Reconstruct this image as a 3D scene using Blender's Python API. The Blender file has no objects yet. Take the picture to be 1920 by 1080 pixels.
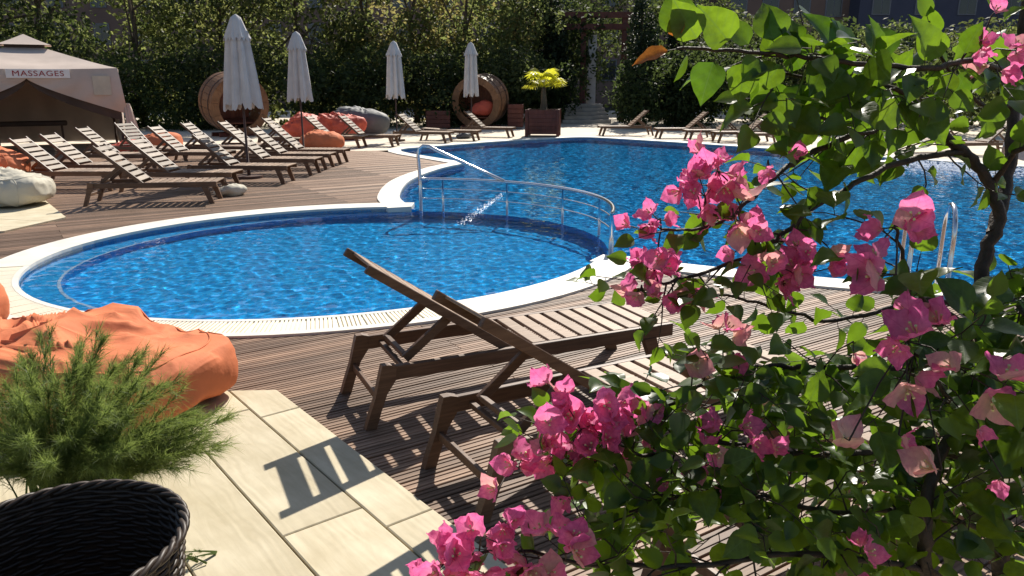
import bpy, bmesh, math, random
import numpy as np
from mathutils import Vector, Matrix, noise
from mathutils.geometry import tessellate_polygon
R = math.radians
rnd = random.Random(7)
nrs = np.random.RandomState(11)
scene = bpy.context.scene
col = scene.collection

# ---------------------------------------------------------------- camera, sky, sun
CAM_H = 1.8
PITCH = R(14.759)
FPX = 1450.0                      # focal length in pixels of the 1920 px wide photograph
cd = bpy.data.cameras.new('camera')
cam = bpy.data.objects.new('camera', cd); col.objects.link(cam)
cam.location = (0, 0, CAM_H); cam.rotation_euler = (math.pi/2 - PITCH, 0, 0)
cd.sensor_width = 36; cd.lens = FPX/1920*36; cd.clip_start = .05; cd.clip_end = 600
scene.camera = cam
SUN_AZ, SUN_EL = 76.5, 40.3       # azimuth measured from +x towards +y
w = bpy.data.worlds.new('World'); scene.world = w; w.use_nodes = True
nt = w.node_tree; bg = nt.nodes['Background']; sky = nt.nodes.new('ShaderNodeTexSky')
sky.sky_type = 'NISHITA'; sky.sun_disc = False
sky.sun_elevation = R(SUN_EL); sky.sun_rotation = R(90 - SUN_AZ)
nt.links.new(sky.outputs[0], bg.inputs[0]); bg.inputs[1].default_value = .074
sl = bpy.data.lights.new('sun', 'SUN'); sl.energy = 4.6; sl.angle = R(.5); sl.color = (1, .94, .84)
sun = bpy.data.objects.new('sun', sl); col.objects.link(sun); sun.location = (4, 20, 18)
sdir = Vector((math.cos(R(SUN_AZ))*math.cos(R(SUN_EL)), math.sin(R(SUN_AZ))*math.cos(R(SUN_EL)), math.sin(R(SUN_EL))))
sun.rotation_euler = sdir.to_track_quat('Z', 'Y').to_euler()
try:
    sl.cycles.is_caustics_light = True
except Exception: pass
scene.view_settings.view_transform = 'Standard'; scene.view_settings.look = 'None'
scene.view_settings.gamma = 1; scene.view_settings.exposure = .75
scene.render.engine = 'CYCLES'
scene.cycles.use_denoising = True
scene.cycles.max_bounces = 10; scene.cycles.transmission_bounces = 8; scene.cycles.transparent_max_bounces = 12
scene.cycles.caustics_refractive = True; scene.cycles.caustics_reflective = False
scene.cycles.sample_clamp_indirect = 6

def ray(px, py):
    a = (px-960)/FPX; b = (540-py)/FPX
    return Vector((a, math.cos(PITCH)+b*math.sin(PITCH), -math.sin(PITCH)+b*math.cos(PITCH)))
def W(px, py, d):                 # a point at depth d metres
    return Vector((0, 0, CAM_H)) + ray(px, py)*d
def G(px, py, z=0):               # a point on the level z
    r = ray(px, py); return Vector((0, 0, CAM_H)) + r*((z-CAM_H)/r.z)

# ---------------------------------------------------------------- helpers
def tag(o, label=None, cat=None, group=None, kind=None):
    if label: o['label'] = label
    if cat: o['category'] = cat
    if group: o['group'] = group
    if kind: o['kind'] = kind
    return o
def empty(name, loc=(0, 0, 0), rz=0):
    o = bpy.data.objects.new(name, None); col.objects.link(o)
    o.location = loc; o.rotation_euler = (0, 0, rz); o.empty_display_size = .1
    return o
def link(name, me, parent=None):
    o = bpy.data.objects.new(name, me); col.objects.link(o)
    if parent is not None: o.parent = parent
    return o
def copy_tree(o, parent=None):
    c = o.copy(); col.objects.link(c)
    if parent is not None:
        c.parent = parent
    for ch in list(o.children): copy_tree(ch, c)
    return c

class MB:
    def __init__(s): s.v = []; s.f = []
    def add(s, v, f):
        n = len(s.v); s.v += [tuple(p) for p in v]; s.f += [tuple(i+n for i in q) for q in f]; return s
    def box(s, c, size, rot=None, bev=0):
        x, y, z = size[0]/2, size[1]/2, size[2]/2
        if bev <= 0:
            v = [(-x,-y,-z),(x,-y,-z),(x,y,-z),(-x,y,-z),(-x,-y,z),(x,-y,z),(x,y,z),(-x,y,z)]
            f = [(0,3,2,1),(4,5,6,7),(0,1,5,4),(1,2,6,5),(2,3,7,6),(3,0,4,7)]
        else:
            b = min(bev, x*.9, y*.9, z*.9); v = []; f = []
            # chamfered box: 24 vertices
            idx = {}
            for sx in (-1, 1):
                for sy in (-1, 1):
                    for sz in (-1, 1):
                        for ax in range(3):
                            p = [sx*(x-b), sy*(y-b), sz*(z-b)]; p[ax] = (sx*x, sy*y, sz*z)[ax]
                            idx[(sx, sy, sz, ax)] = len(v); v.append(tuple(p))
            for ax in range(3):
                o1, o2 = [(1, 2), (2, 0), (0, 1)][ax]
                for sg in (-1, 1):
                    q = []
                    for a, bb in ((-1,-1),(1,-1),(1,1),(-1,1)):
                        k = [0]*3; k[ax] = sg; k[o1] = a; k[o2] = bb; q.append(idx[(*k, ax)])
                    f.append(tuple(q if sg > 0 else q[::-1]))
                for a in (-1, 1):      # edges along axis ax
                    for bb in (-1, 1):
                        q = []
                        for e, t in ((-1, o1), (1, o1), (1, o2), (-1, o2)):
                            k = [0]*3; k[ax] = e; k[o1] = a; k[o2] = bb; q.append(idx[(*k, t)])
                        f.append(tuple(q if a*bb > 0 else q[::-1]))
            for sx in (-1, 1):
                for sy in (-1, 1):
                    for sz in (-1, 1):
                        q = [idx[(sx, sy, sz, t)] for t in range(3)]
                        f.append(tuple(q if sx*sy*sz > 0 else q[::-1]))
        M = rot.to_3x3() if rot is not None else Matrix.Identity(3)
        c = Vector(c)
        return s.add([M @ Vector(p) + c for p in v], f)
    def bar(s, a, b, w_, h_, up=(0, 0, 1), bev=.004):   # a rectangular bar from a to b, w_ across, h_ along up
        a = Vector(a); b = Vector(b); d = (b-a); L = d.length; d.normalize()
        y = Vector(up).cross(d)
        if y.length < 1e-6: y = Vector((0, 1, 0)).cross(d)
        y.normalize(); z = d.cross(y)
        return s.box((a+b)/2, (L, w_, h_), Matrix((d, y, z)).transposed(), bev)
    def tube(s, pts, rad, n=8, caps=True, closed=False):
        pts = [Vector(p) for p in pts]; m = len(pts)
        rad = rad if isinstance(rad, (list, tuple)) else [rad]*m
        v = []; f = []; prev = None
        for i, p in enumerate(pts):
            if closed: t = pts[(i+1) % m]-pts[i-1]
            else: t = (pts[min(i+1, m-1)]-pts[max(i-1, 0)])
            t.normalize()
            if prev is None:
                u = t.cross(Vector((0, 0, 1)))
                if u.length < .1: u = t.cross(Vector((1, 0, 0)))
            else: u = prev - t*prev.dot(t)
            u.normalize(); prev = u; ww = t.cross(u)
            for k in range(n):
                an = 2*math.pi*k/n; v.append(p+(u*math.cos(an)+ww*math.sin(an))*rad[i])
        for i in range(m if closed else m-1):
            j = (i+1) % m
            for k in range(n):
                f.append((i*n+k, j*n+k, j*n+(k+1) % n, i*n+(k+1) % n)[::-1])
        if caps and not closed:
            f.append(tuple(range(n))); f.append(tuple((m-1)*n+k for k in range(n))[::-1])
        return s.add(v, f)
    def mesh(s, name, m, smooth=False):
        me = bpy.data.meshes.new(name); me.from_pydata(s.v, [], s.f); me.update()
        if m is not None: me.materials.append(m)
        if smooth: me.polygons.foreach_set('use_smooth', [True]*len(me.polygons))
        return me
    def build(s, name, m, parent=None, smooth=False):
        return link(name, s.mesh(name, m, smooth), parent)

def np_mesh(name, V, F, m, smooth=False):
    me = bpy.data.meshes.new(name)
    V = np.asarray(V, np.float32); F = np.asarray(F, np.int32)
    k = F.shape[1]
    me.vertices.add(len(V)); me.vertices.foreach_set('co', V.ravel())
    me.loops.add(F.size); me.loops.foreach_set('vertex_index', F.ravel())
    me.polygons.add(len(F)); me.polygons.foreach_set('loop_start', np.arange(0, F.size, k, dtype=np.int32))
    me.polygons.foreach_set('loop_total', np.full(len(F), k, np.int32))
    if smooth: me.polygons.foreach_set('use_smooth', np.ones(len(F), bool))
    me.update(calc_edges=True); me.validate()
    me.materials.append(m); return me

# ---------------------------------------------------------------- materials
def new_mat(name):
    m = bpy.data.materials.new(name); m.use_nodes = True
    nt = m.node_tree; return m, nt, nt.nodes['Principled BSDF']
def ramp(nt, fac, stops):
    r = nt.nodes.new('ShaderNodeValToRGB'); e = r.color_ramp.elements
    while len(e) < len(stops): e.new(.5)
    for k, (p, c) in zip(e, stops): k.position = p; k.color = (*c, 1)
    nt.links.new(fac, r.inputs[0]); return r.outputs[0]
def coord(nt, kind='Object', scale=(1, 1, 1)):
    t = nt.nodes.new('ShaderNodeTexCoord'); mp = nt.nodes.new('ShaderNodeMapping')
    mp.inputs['Scale'].default_value = scale; nt.links.new(t.outputs[kind], mp.inputs[0]); return mp.outputs[0]
def noise_tex(nt, vec, scale, detail=4, rough=.55, dist=0):
    n = nt.nodes.new('ShaderNodeTexNoise'); n.inputs['Scale'].default_value = scale
    n.inputs['Detail'].default_value = detail; n.inputs['Roughness'].default_value = rough
    n.inputs['Distortion'].default_value = dist
    if vec is not None: nt.links.new(vec, n.inputs['Vector'])
    return n.outputs[0]
def bump(nt, p, h, strength=.3, dist=.01):
    b = nt.nodes.new('ShaderNodeBump'); b.inputs['Strength'].default_value = strength; b.inputs['Distance'].default_value = dist
    nt.links.new(h, b.inputs['Height']); nt.links.new(b.outputs[0], p.inputs['Normal'])
def mixc(nt, fac, a, b, mode='MIX'):
    m = nt.nodes.new('ShaderNodeMix'); m.data_type = 'RGBA'; m.blend_type = mode
    for s, val in (('Factor', fac), ('A', a), ('B', b)):
        sock = [i for i in m.inputs if i.name == s and (i.type == 'RGBA' or s == 'Factor') and i.enabled][0] if s != 'Factor' else m.inputs[0]
        if isinstance(val, (int, float)): sock.default_value = val
        elif isinstance(val, tuple): sock.default_value = (*val, 1)
        else: nt.links.new(val, sock)
    return [o for o in m.outputs if o.type == 'RGBA'][0]
def obj_random(nt):
    return nt.nodes.new('ShaderNodeObjectInfo').outputs['Random']
def simple(name, c, rough=.6, var=.25, scale=8, spec=.3, metal=0, bmp=0, bscale=40, rand=0, sc=(1, 1, 1), kind='Object'):
    m, nt, p = new_mat(name)
    v = coord(nt, kind, sc); n = noise_tex(nt, v, scale)
    lo = tuple(x*(1-var) for x in c); hi = tuple(min(1, x*(1+var)) for x in c)
    cc = ramp(nt, n, [(.3, lo), (.7, hi)])
    if rand:
        cc = mixc(nt, 1.0, cc, ramp(nt, obj_random(nt), [(0, (1-rand,)*3), (1, (1+rand*.3,)*3)]), 'MULTIPLY')
    nt.links.new(cc, p.inputs['Base Color'])
    p.inputs['Roughness'].default_value = rough; p.inputs['Specular IOR Level'].default_value = spec
    p.inputs['Metallic'].default_value = metal
    if bmp: bump(nt, p, noise_tex(nt, v, bscale, 5), bmp, .01)
    return m
def wood(name, a, b, grain=(3, 40, 40), rough=.6, rand=.25, bmp=.25, spec=.25):
    m, nt, p = new_mat(name)
    v = coord(nt, 'Object', grain); n = noise_tex(nt, v, 1.0, 6, .6, .4)
    n2 = noise_tex(nt, coord(nt, 'Object', (1.2, 2.5, 2.5)), 2.0, 3)
    c = ramp(nt, n, [(.28, a), (.72, b)])
    c = mixc(nt, .45, c, ramp(nt, n2, [(.3, (.45, .42, .4)), (.7, (1, 1, 1))]), 'MULTIPLY')
    c = mixc(nt, 1.0, c, ramp(nt, obj_random(nt), [(0, (1-rand,)*3), (1, (1+rand*.5,)*3)]), 'MULTIPLY')
    nt.links.new(c, p.inputs['Base Color']); p.inputs['Roughness'].default_value = rough
    p.inputs['Specular IOR Level'].default_value = spec
    bump(nt, p, n, bmp, .004); return m
def leafy(name, a, b, tr, mix=.45, rough=.4, spec=.4, rand=.3, scale=6, kind='Object', vein=None, pale=None):
    m, nt, p = new_mat(name)
    n = noise_tex(nt, coord(nt, kind), scale, 3)
    f = n
    c = ramp(nt, f, [(.35, a), (.65, b)])
    t = nt.nodes.new('ShaderNodeBsdfTranslucent')
    ct = ramp(nt, f, [(.35, tuple(x*.75 for x in tr)), (.65, tr)])
    if rand:
        k = ramp(nt, obj_random(nt), [(0, (1-rand, 1-rand*.7, 1-rand)), (1, (1+rand*.4, 1+rand*.2, 1))])
        c = mixc(nt, 1.0, c, k, 'MULTIPLY'); ct = mixc(nt, 1.0, ct, k, 'MULTIPLY')
    if vein:
        def mth(op, x, y=None):
            q = nt.nodes.new('ShaderNodeMath'); q.operation = op; q.use_clamp = False
            for i, val in enumerate((x, y)):
                if val is None: continue
                if isinstance(val, (int, float)): q.inputs[i].default_value = val
                else: nt.links.new(val, q.inputs[i])
            return q.outputs[0]
        sx = nt.nodes.new('ShaderNodeSeparateXYZ'); nt.links.new(coord(nt, 'Object'), sx.inputs[0])
        ay = mth('ABSOLUTE', sx.outputs[1]); ph = mth('MULTIPLY', mth('SUBTRACT', sx.outputs[0], mth('MULTIPLY', ay, .9)), 30.0)
        side = mth('POWER', mth('MULTIPLY_ADD', mth('SINE', ph), .5) if False else mth('ADD', mth('MULTIPLY', mth('SINE', ph), .5), .5), 9.0)
        mid = mth('LESS_THAN', ay, .014)
        fv = mth('MULTIPLY', mth('MAXIMUM', mth('MULTIPLY', side, .45), mid), .45)
        c = mixc(nt, fv, c, vein); ct = mixc(nt, fv, ct, tuple(min(1, x*1.3) for x in vein))
        bump(nt, p, mth('SUBTRACT', 0.0, fv), .12, .006)
        if pale:
            pf = mth('MULTIPLY', mth('SUBTRACT', 1.0, mth('MULTIPLY', sx.outputs[0], 1.7)), .75)
            pf2 = mth('MAXIMUM', pf, 0.0)
            c = mixc(nt, pf2, c, pale); ct = mixc(nt, pf2, ct, pale)
    nt.links.new(c, p.inputs['Base Color']); nt.links.new(ct, t.inputs[0])
    p.inputs['Roughness'].default_value = rough; p.inputs['Specular IOR Level'].default_value = spec
    mx = nt.nodes.new('ShaderNodeMixShader'); mx.inputs[0].default_value = mix
    nt.links.new(p.outputs[0], mx.inputs[1]); nt.links.new(t.outputs[0], mx.inputs[2])
    nt.links.new(mx.outputs[0], nt.nodes['Material Output'].inputs[0]); return m

M = {}
M['plank'] = wood('deck_wood', (.155, .09, .056), (.37, .238, .155), (1.2, 60, 60), .58, .5, .35)
M['lounger'] = wood('dark_teak', (.088, .045, .025), (.19, .105, .06), (4, 70, 70), .5, .25, .25, .35)
M['slat'] = wood('sunlit_teak', (.27, .18, .12), (.46, .33, .235), (4, 70, 70), .55, .3, .25, .2)  # slat tone lightened: the sun's sheen is put into the colour
M['lounger_pale'] = wood('bleached_sunlit_teak', (.26, .21, .16), (.42, .35, .28), (4, 70, 70), .6, .25, .25, .15)  # far back slats: bleaching plus sun glare put into the colour
M['coping'] = simple('cream_coping', (.67, .63, .55), .55, .1, 3, .3, 0, .1, 60)
M['grate'] = simple('cream_grate', (.78, .72, .58), .5, .06, 3)
M['tile'] = None
M['steel'] = simple('stainless_steel', (.62, .62, .63), .22, .05, 4, .5, 1)
M['paving'] = simple('beige_paving', (.6, .52, .41), .8, .15, 1.2, .2, 0, .3, 14)
M['soil'] = simple('dark_underlay', (.03, .025, .02), .9, .3, 3)
M['canvas'] = simple('off_white_canvas', (.55, .52, .5), .8, .1, 3, .1, 0, .15, 120)
M['tent'] = simple('beige_tent_fabric', (.52, .43, .37), .8, .1, 1.5, .1, 0, .1, 80)
M['net'] = simple('brown_mesh_curtain', (.075, .055, .045), .9, .2, 2, .1)
M['dark_pole'] = simple('dark_brown_pole', (.07, .035, .025), .45, .2, 8)
M['orange'] = simple('orange_canvas', (.60, .185, .085), .75, .12, 4, .1, 0, .5, 13)
M['orange_dark'] = simple('coral_red_canvas', (.5, .085, .05), .62, .12, 4, .3, 0, .12, 45)
M['cream_bag'] = simple('cream_canvas', (.50, .46, .37), .75, .1, 3, .1, 0, .4, 14)
M['grey_bag'] = simple('grey_canvas', (.12, .12, .12), .65, .12, 3, .3, 0, .15, 45)
M['barrel'] = wood('honey_wood', (.17, .08, .04), (.29, .155, .08), (30, 30, 3), .5, .2, .2)
M['barrel_in'] = wood('reddish_wood', (.12, .04, .025), (.24, .09, .05), (30, 30, 3), .5, .2, .2)
M['red_wood'] = wood('red_stained_wood', (.09, .028, .02), (.16, .05, .035), (20, 20, 3), .5, .15, .2)
M['wicker'] = simple('dark_wicker', (.03, .018, .011), .5, .5, 30, .35)
M['stone_step'] = simple('pale_stone', (.4, .36, .31), .8, .15, 4, .2, 0, .2, 20)
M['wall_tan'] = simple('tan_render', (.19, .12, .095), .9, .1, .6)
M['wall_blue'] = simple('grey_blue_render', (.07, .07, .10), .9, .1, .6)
M['window'] = simple('window_glass', (.02, .022, .03), .1, .2, 2, .5)
M['frame'] = simple('window_frame', (.17, .165, .18), .6, .05, 2)
M['white'] = simple('white_paint', (.75, .74, .72), .6, .05, 2)
M['red_ink'] = simple('maroon_ink', (.3, .02, .03), .7, .05, 2)
M['bark'] = simple('grey_bark', (.09, .07, .05), .9, .4, 14, .1, 0, .6, 30)
M['twig'] = simple('brown_stem', (.045, .03, .02), .65, .4, 40, .3, 0, .4, 120)
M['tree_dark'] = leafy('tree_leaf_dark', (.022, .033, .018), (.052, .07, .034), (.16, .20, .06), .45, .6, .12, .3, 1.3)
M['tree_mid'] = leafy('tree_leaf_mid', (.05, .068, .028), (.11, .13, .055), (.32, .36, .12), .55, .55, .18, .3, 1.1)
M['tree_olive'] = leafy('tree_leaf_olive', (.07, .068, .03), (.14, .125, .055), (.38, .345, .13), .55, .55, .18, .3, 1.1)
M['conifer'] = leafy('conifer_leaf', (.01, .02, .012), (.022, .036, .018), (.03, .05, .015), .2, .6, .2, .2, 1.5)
M['palm'] = leafy('palm_leaf', (.15, .2, .02), (.25, .28, .03), (.75, .72, .05), .6, .4, .4, .1, 3)
M['leaf'] = leafy('bougainvillea_leaf', (.015, .034, .008), (.028, .056, .012), (.24, .42, .02), .40, .36, .4, .4, 5, vein=(.10, .17, .04))
M['leaf_small'] = leafy('bougainvillea_small_leaf', (.015, .034, .008), (.028, .056, .012), (.24, .42, .02), .40, .36, .4, .0, 30)
M['leaf_old'] = leafy('rusty_leaf', (.25, .08, .02), (.35, .13, .03), (.6, .2, .03), .45, .5, .3, .2, 14)
M['bract'] = leafy('pink_bract', (.75, .105, .34), (.87, .25, .47), (1.0, .21, .52), .54, .5, .2, .15, 5, vein=(.5, .05, .2), pale=(.88, .38, .5))
M['bract_pale'] = leafy('faded_bract', (.66, .27, .36), (.74, .42, .42), (.9, .38, .42), .5, .5, .2, .15, 5, vein=(.55, .2, .25), pale=(.8, .68, .5))
M['stamen'] = simple('cream_floret', (.6, .55, .25), .6, .1, 8)
M['feather'] = leafy('feathery_green', (.085, .13, .04), (.145, .195, .068), (.36, .45, .11), .5, .5, .3, .1, 5)
M['foam_glint'] = simple('white_foam_and_glint', (.9, .92, .95), .3, .04, 9, .5)

# cream stamped concrete with an imprinted wood grain
m, nt, p = new_mat('stamped_concrete')
v = coord(nt, 'Object', (1.4, 9, 9)); n = noise_tex(nt, v, 1.6, 5, .55, 1.6)
wv = nt.nodes.new('ShaderNodeTexWave'); wv.wave_type = 'BANDS'; wv.bands_direction = 'Y'
wv.inputs['Scale'].default_value = 4.2; wv.inputs['Distortion'].default_value = 16; wv.inputs['Detail'].default_value = 2.5
wv.inputs['Detail Scale'].default_value = .8
nt.links.new(coord(nt, 'Object', (.5, 1.5, 1)), wv.inputs['Vector'])
c = ramp(nt, noise_tex(nt, coord(nt, 'Object'), 3.5, 5), [(.3, (.47, .40, .265)), (.7, (.61, .535, .385))])
c = mixc(nt, .22, c, ramp(nt, n, [(.35, (.55, .5, .42)), (.6, (1, 1, 1))]), 'MULTIPLY')
c = mixc(nt, 1.0, c, ramp(nt, obj_random(nt), [(0, (.9,)*3), (1, (1.04,)*3)]), 'MULTIPLY')
nt.links.new(c, p.inputs['Base Color']); p.inputs['Roughness'].default_value = .75; p.inputs['Specular IOR Level'].default_value = .25
bump(nt, p, mixc(nt, .6, wv.outputs[0], n), .22, .006); M['stamp'] = m

# blue pool mosaic
m, nt, p = new_mat('blue_mosaic')
br = nt.nodes.new('ShaderNodeTexBrick'); br.offset = 0; br.inputs['Scale'].default_value = 1
br.inputs['Brick Width'].default_value = .03; br.inputs['Row Height'].default_value = .03; br.inputs['Mortar Size'].default_value = .002
br.inputs['Color1'].default_value = (.003, .26, .67, 1); br.inputs['Color2'].default_value = (.012, .40, .83, 1); br.inputs['Mortar'].default_value = (.06, .3, .6, 1)
nt.links.new(coord(nt, 'Object'), br.inputs['Vector'])
nt.links.new(br.outputs[0], p.inputs['Base Color']); p.inputs['Roughness'].default_value = .8; p.inputs['Specular IOR Level'].default_value = .04; M['tile'] = m

# water: clear, with a real rippled surface
m, nt, p = new_mat('water'); nt.nodes.remove(p)
g = nt.nodes.new('ShaderNodeBsdfGlass'); g.inputs['IOR'].default_value = 1.33; g.inputs['Roughness'].default_value = 0
g.inputs['Color'].default_value = (.93, .98, 1, 1)
nt.links.new(g.outputs[0], nt.nodes['Material Output'].inputs[0]); M['water'] = m

# ---------------------------------------------------------------- pool outlines
KC = Vector((-1.936, 8.679)); KA, KB = 3.163, 2.766; E1 = Vector((.844, .536)); E2 = Vector((-.536, .844))
def kp(deg, off=0):
    a = R(deg); return KC + E1*((KA+off)*math.cos(a)) + E2*((KB+off)*math.sin(a))
T1, T2 = 53.0, -46.0              # where the two pools meet
kids_arc = [kp(T1+(360+T2-T1)*i/70) for i in range(71)]          # J1 .. round the left and near side .. J2
ledge_arc = [kp(T2+(T1-T2)*i/28) for i in range(29)]             # J2 .. far right side .. J1
main_ctrl = [(-1.70,12.05),(-1.85,12.6),(-1.95,13.65),(-1.97,14.7),(-1.85,15.79),(-1.51,17.3),(-1.07,18.25),(-1.16,18.5),(-3.51,22.04),
             (-2.06,23.6),(-.28,25.6),(1.9,27.3),(2.7,27.5),(3.4,26.9),(5.69,24.55),(7.34,22.6),(9.41,19.83),(13,15.7),(12.6,11.5),(9.6,8.2),(6.6,6.75),(5.2,6.6),(4.18,6.74),(3.1,7.08),(2.08,7.57)]
main_arc = [kids_arc[0]] + [Vector(p) for p in main_ctrl] + [kids_arc[-1]]   # J1 .. far side .. J2
def dense(poly, step):
    out = []
    for a, b in zip(poly, poly[1:]):
        n = max(1, int((b-a).length/step))
        out += [a+(b-a)*i/n for i in range(n)]
    return out+[poly[-1]]
def smooth_poly(poly, it=2):      # Chaikin corner cutting with fixed ends
    for _ in range(it):
        o = [poly[0]]
        for a, b in zip(poly, poly[1:]): o += [a*.78+b*.22, a*.22+b*.78]
        poly = o+[poly[-1]]
    return poly
main_s = smooth_poly(main_arc, 2)
kids_poly = kids_arc + ledge_arc[1:-1]
main_poly = main_s + ledge_arc[1:-1]
union = kids_arc[1:-1] + main_s[::-1]
def area(poly): return sum(a.x*b.y-b.x*a.y for a, b in zip(poly, poly[1:]+poly[:1]))/2
def ccw(poly): return poly if area(poly) > 0 else poly[::-1]
union = ccw(union); kids_poly = ccw(kids_poly); main_poly = ccw(main_poly)
def offset(poly, d, closed=True):    # +d moves outward for a counterclockwise loop
    n = len(poly); o = []
    for i in range(n):
        if closed: a, b, c_ = poly[i-1], poly[i], poly[(i+1) % n]
        else: a, b, c_ = poly[max(i-1, 0)], poly[i], poly[min(i+1, n-1)]
        n1 = Vector(((b-a).y, -(b-a).x)); n2 = Vector(((c_-b).y, -(c_-b).x))
        if n1.length > 1e-6: n1.normalize()
        if n2.length > 1e-6: n2.normalize()
        s = n1+n2
        if s.length < 1e-6: s = n1
        s.normalize(); k = max(.55, s.dot(n1 if n1.length > .5 else n2))
        o.append(b+s*(d/k))
    return o
def inside(p, poly):
    c = False; x, y = p[0], p[1]
    for a, b in zip(poly, poly[1:]+poly[:1]):
        if (a.y > y) != (b.y > y) and x < (b.x-a.x)*(y-a.y)/(b.y-a.y)+a.x: c = not c
    return c
def np_inside(P, poly):
    A = np.array([tuple(p) for p in poly]); B = np.roll(A, -1, 0); c = np.zeros(len(P), bool)
    for (ax, ay), (bx, by) in zip(A, B):
        if ay == by: continue
        k = ((ay > P[:, 1]) != (by > P[:, 1])) & (P[:, 0] < (bx-ax)*(P[:, 1]-ay)/(by-ay)+ax); c ^= k
    return c
def sheet(polys, z):              # flat polygon with holes
    t = tessellate_polygon([[Vector((p.x, p.y, 0)) for p in q] for q in polys])
    v = [(p.x, p.y, z) for q in polys for p in q]
    f = []
    for a, b, c_ in t:
        A, B, C = (Vector(v[k]) for k in (a, b, c_))
        f.append((a, b, c_) if (B-A).cross(C-A).z > 0 else (a, c_, b))
    return v, f
def prism(poly, z0, z1):
    poly = ccw(poly); n = len(poly); v, f = sheet([poly], z1)
    mb = MB(); mb.add(v, f)
    mb.add([(p.x, p.y, z0) for p in poly]+[(p.x, p.y, z1) for p in poly], [(i, (i+1) % n, n+(i+1) % n, n+i) for i in range(n)])
    return mb
WZ = -.045                        # water level
# basins
def basin(name, poly, zf, ztop=-.012):
    n = len(poly); mb = MB()
    v, f = sheet([poly], zf); mb.add(v, f)
    mb.add([(p.x, p.y, zf) for p in poly]+[(p.x, p.y, ztop) for p in poly], [(i, n+i, n+(i+1) % n, (i+1) % n) for i in range(n)])
    o = mb.build(name, M['tile']); tag(o, kind='structure'); o.cycles.is_caustics_receiver = True; return o
def inset_ledge(poly, other, d):
    return [p if k else p for p, k in zip(poly, [0]*len(poly))]
# the wall between the pools has its own thickness: the paddling basin keeps the ellipse, the deep one steps back
ledge_out = [kp(T2+(T1-T2)*i/28, .16*math.sin(math.pi*min(1, max(0, i/28)))**.3 if 0 < i < 28 else 0) for i in range(29)]
main_basin_poly = ccw(main_s + ledge_out[1:-1])
kb = basin('paddling_pool_basin', kids_poly, -.52, -.013)
# top edges of the walls along the shared ledge stay under water
for o, arc in ((kb, ledge_arc),):
    pass
mbs = basin('swimming_pool_basin', main_basin_poly, -.95, -.013)
def sink(o, arc):
    pts = {(round(p.x, 4), round(p.y, 4)) for p in arc[1:-1]}
    for vv in o.data.vertices:
        if (round(vv.co.x, 4), round(vv.co.y, 4)) in pts and vv.co.z > -.1: vv.co.z = -.085
sink(kb, ledge_arc); sink(mbs, ledge_out)
mb = MB(); n = len(ledge_arc)
mb.add([(p.x, p.y, -.083) for p in ledge_arc]+[(p.x, p.y, -.083) for p in ledge_out], [(i, n+i, n+i+1, i+1) for i in range(n-1)])
o = mb.build('pool_divider', M['tile']); tag(o, kind='structure'); o.cycles.is_caustics_receiver = True
# shallow bench along the left and near side of the paddling pool, with a pale edge line
bench_in = []
for i in range(71):
    deg = T1+(360+T2-T1)*i/70; k = math.sin(math.pi*i/70)**.7*.34
    bench_in.append(kp(deg, -max(.004, k)))
mb = MB(); n = 71
bo = [kp(T1+(360+T2-T1)*i/70, -.002) for i in range(71)]
mb.add([(p.x, p.y, -.19) for p in bo]+[(p.x, p.y, -.19) for p in bench_in]+[(p.x, p.y, -.5185) for p in bench_in],
       [(i, i+1, n+i+1, n+i) for i in range(n-1)]+[(n+i, n+i+1, 2*n+i+1, 2*n+i) for i in range(n-1)])
o = mb.build('pool_bench', M['tile']); tag(o, kind='structure'); o.cycles.is_caustics_receiver = True
be2 = [p+(KC-p).normalized()*-.03 for p in bench_in]
mb = MB(); mb.add([(p.x, p.y, -.186) for p in be2[8:-8]]+[(p.x, p.y, -.186) for p in bench_in[8:-8]], [(i, i+1, n-16+i+1, n-16+i) for i in range(n-17)])
M['pale_tile'] = simple('pale_edge_tile', (.35, .5, .7), .4, .1, 8)
o = mb.build('bench_edge_line', M['pale_tile']); tag(o, kind='structure'); o.cycles.is_caustics_receiver = True

# water surface
def waves(X, Y, comps):
    Z = np.zeros_like(X); 
    for lam, ang, amp, ph in comps:
        k = 2*math.pi/lam; Z += amp*np.sin(k*(X*math.cos(ang)+Y*math.sin(ang))+ph+1.1*np.sin(.37*k*(X*math.sin(ang)-Y*math.cos(ang))+ph*2.3))
    return Z
def water(name, x0, x1, y0, y1, st, polys_in, poly_out, comps):
    xs = np.arange(x0, x1, st); ys = np.arange(y0, y1, st); nx, ny = len(xs), len(ys)
    X, Y = np.meshgrid(xs, ys); P = np.c_[X.ravel(), Y.ravel()]
    ok = np_inside(P, polys_in)
    if poly_out is not None: ok &= ~np_inside(P, poly_out)
    Z = WZ+waves(P[:, 0], P[:, 1], comps)
    ok = ok.reshape(ny, nx)
    q = ok[:-1, :-1] | ok[1:, :-1] | ok[:-1, 1:] | ok[1:, 1:]
    idx = np.arange(nx*ny).reshape(ny, nx)
    F = np.stack([idx[:-1, :-1], idx[:-1, 1:], idx[1:, 1:], idx[1:, :-1]], -1)[q]
    used, inv = np.unique(F, return_inverse=True); F = inv.reshape(-1, 4)
    V = np.c_[P, Z][used]
    return V, F
comps = []
for i in range(20):
    lam = .066*1.095**i
    ang = R(77)+nrs.uniform(-1.3, 1.3)
    comps.append((lam, ang, lam*(.0029 if i < 14 else .0022), nrs.uniform(0, 6.3)))
union_w = offset(union, .1)
V, F = water('w', -6, 14.5, 4.5, 29, .026, union_w, None, comps)
me = np_mesh('water', V, F, M['water'], True)
o = link('water', me); tag(o, kind='structure'); o.cycles.is_caustics_caster = True

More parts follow.
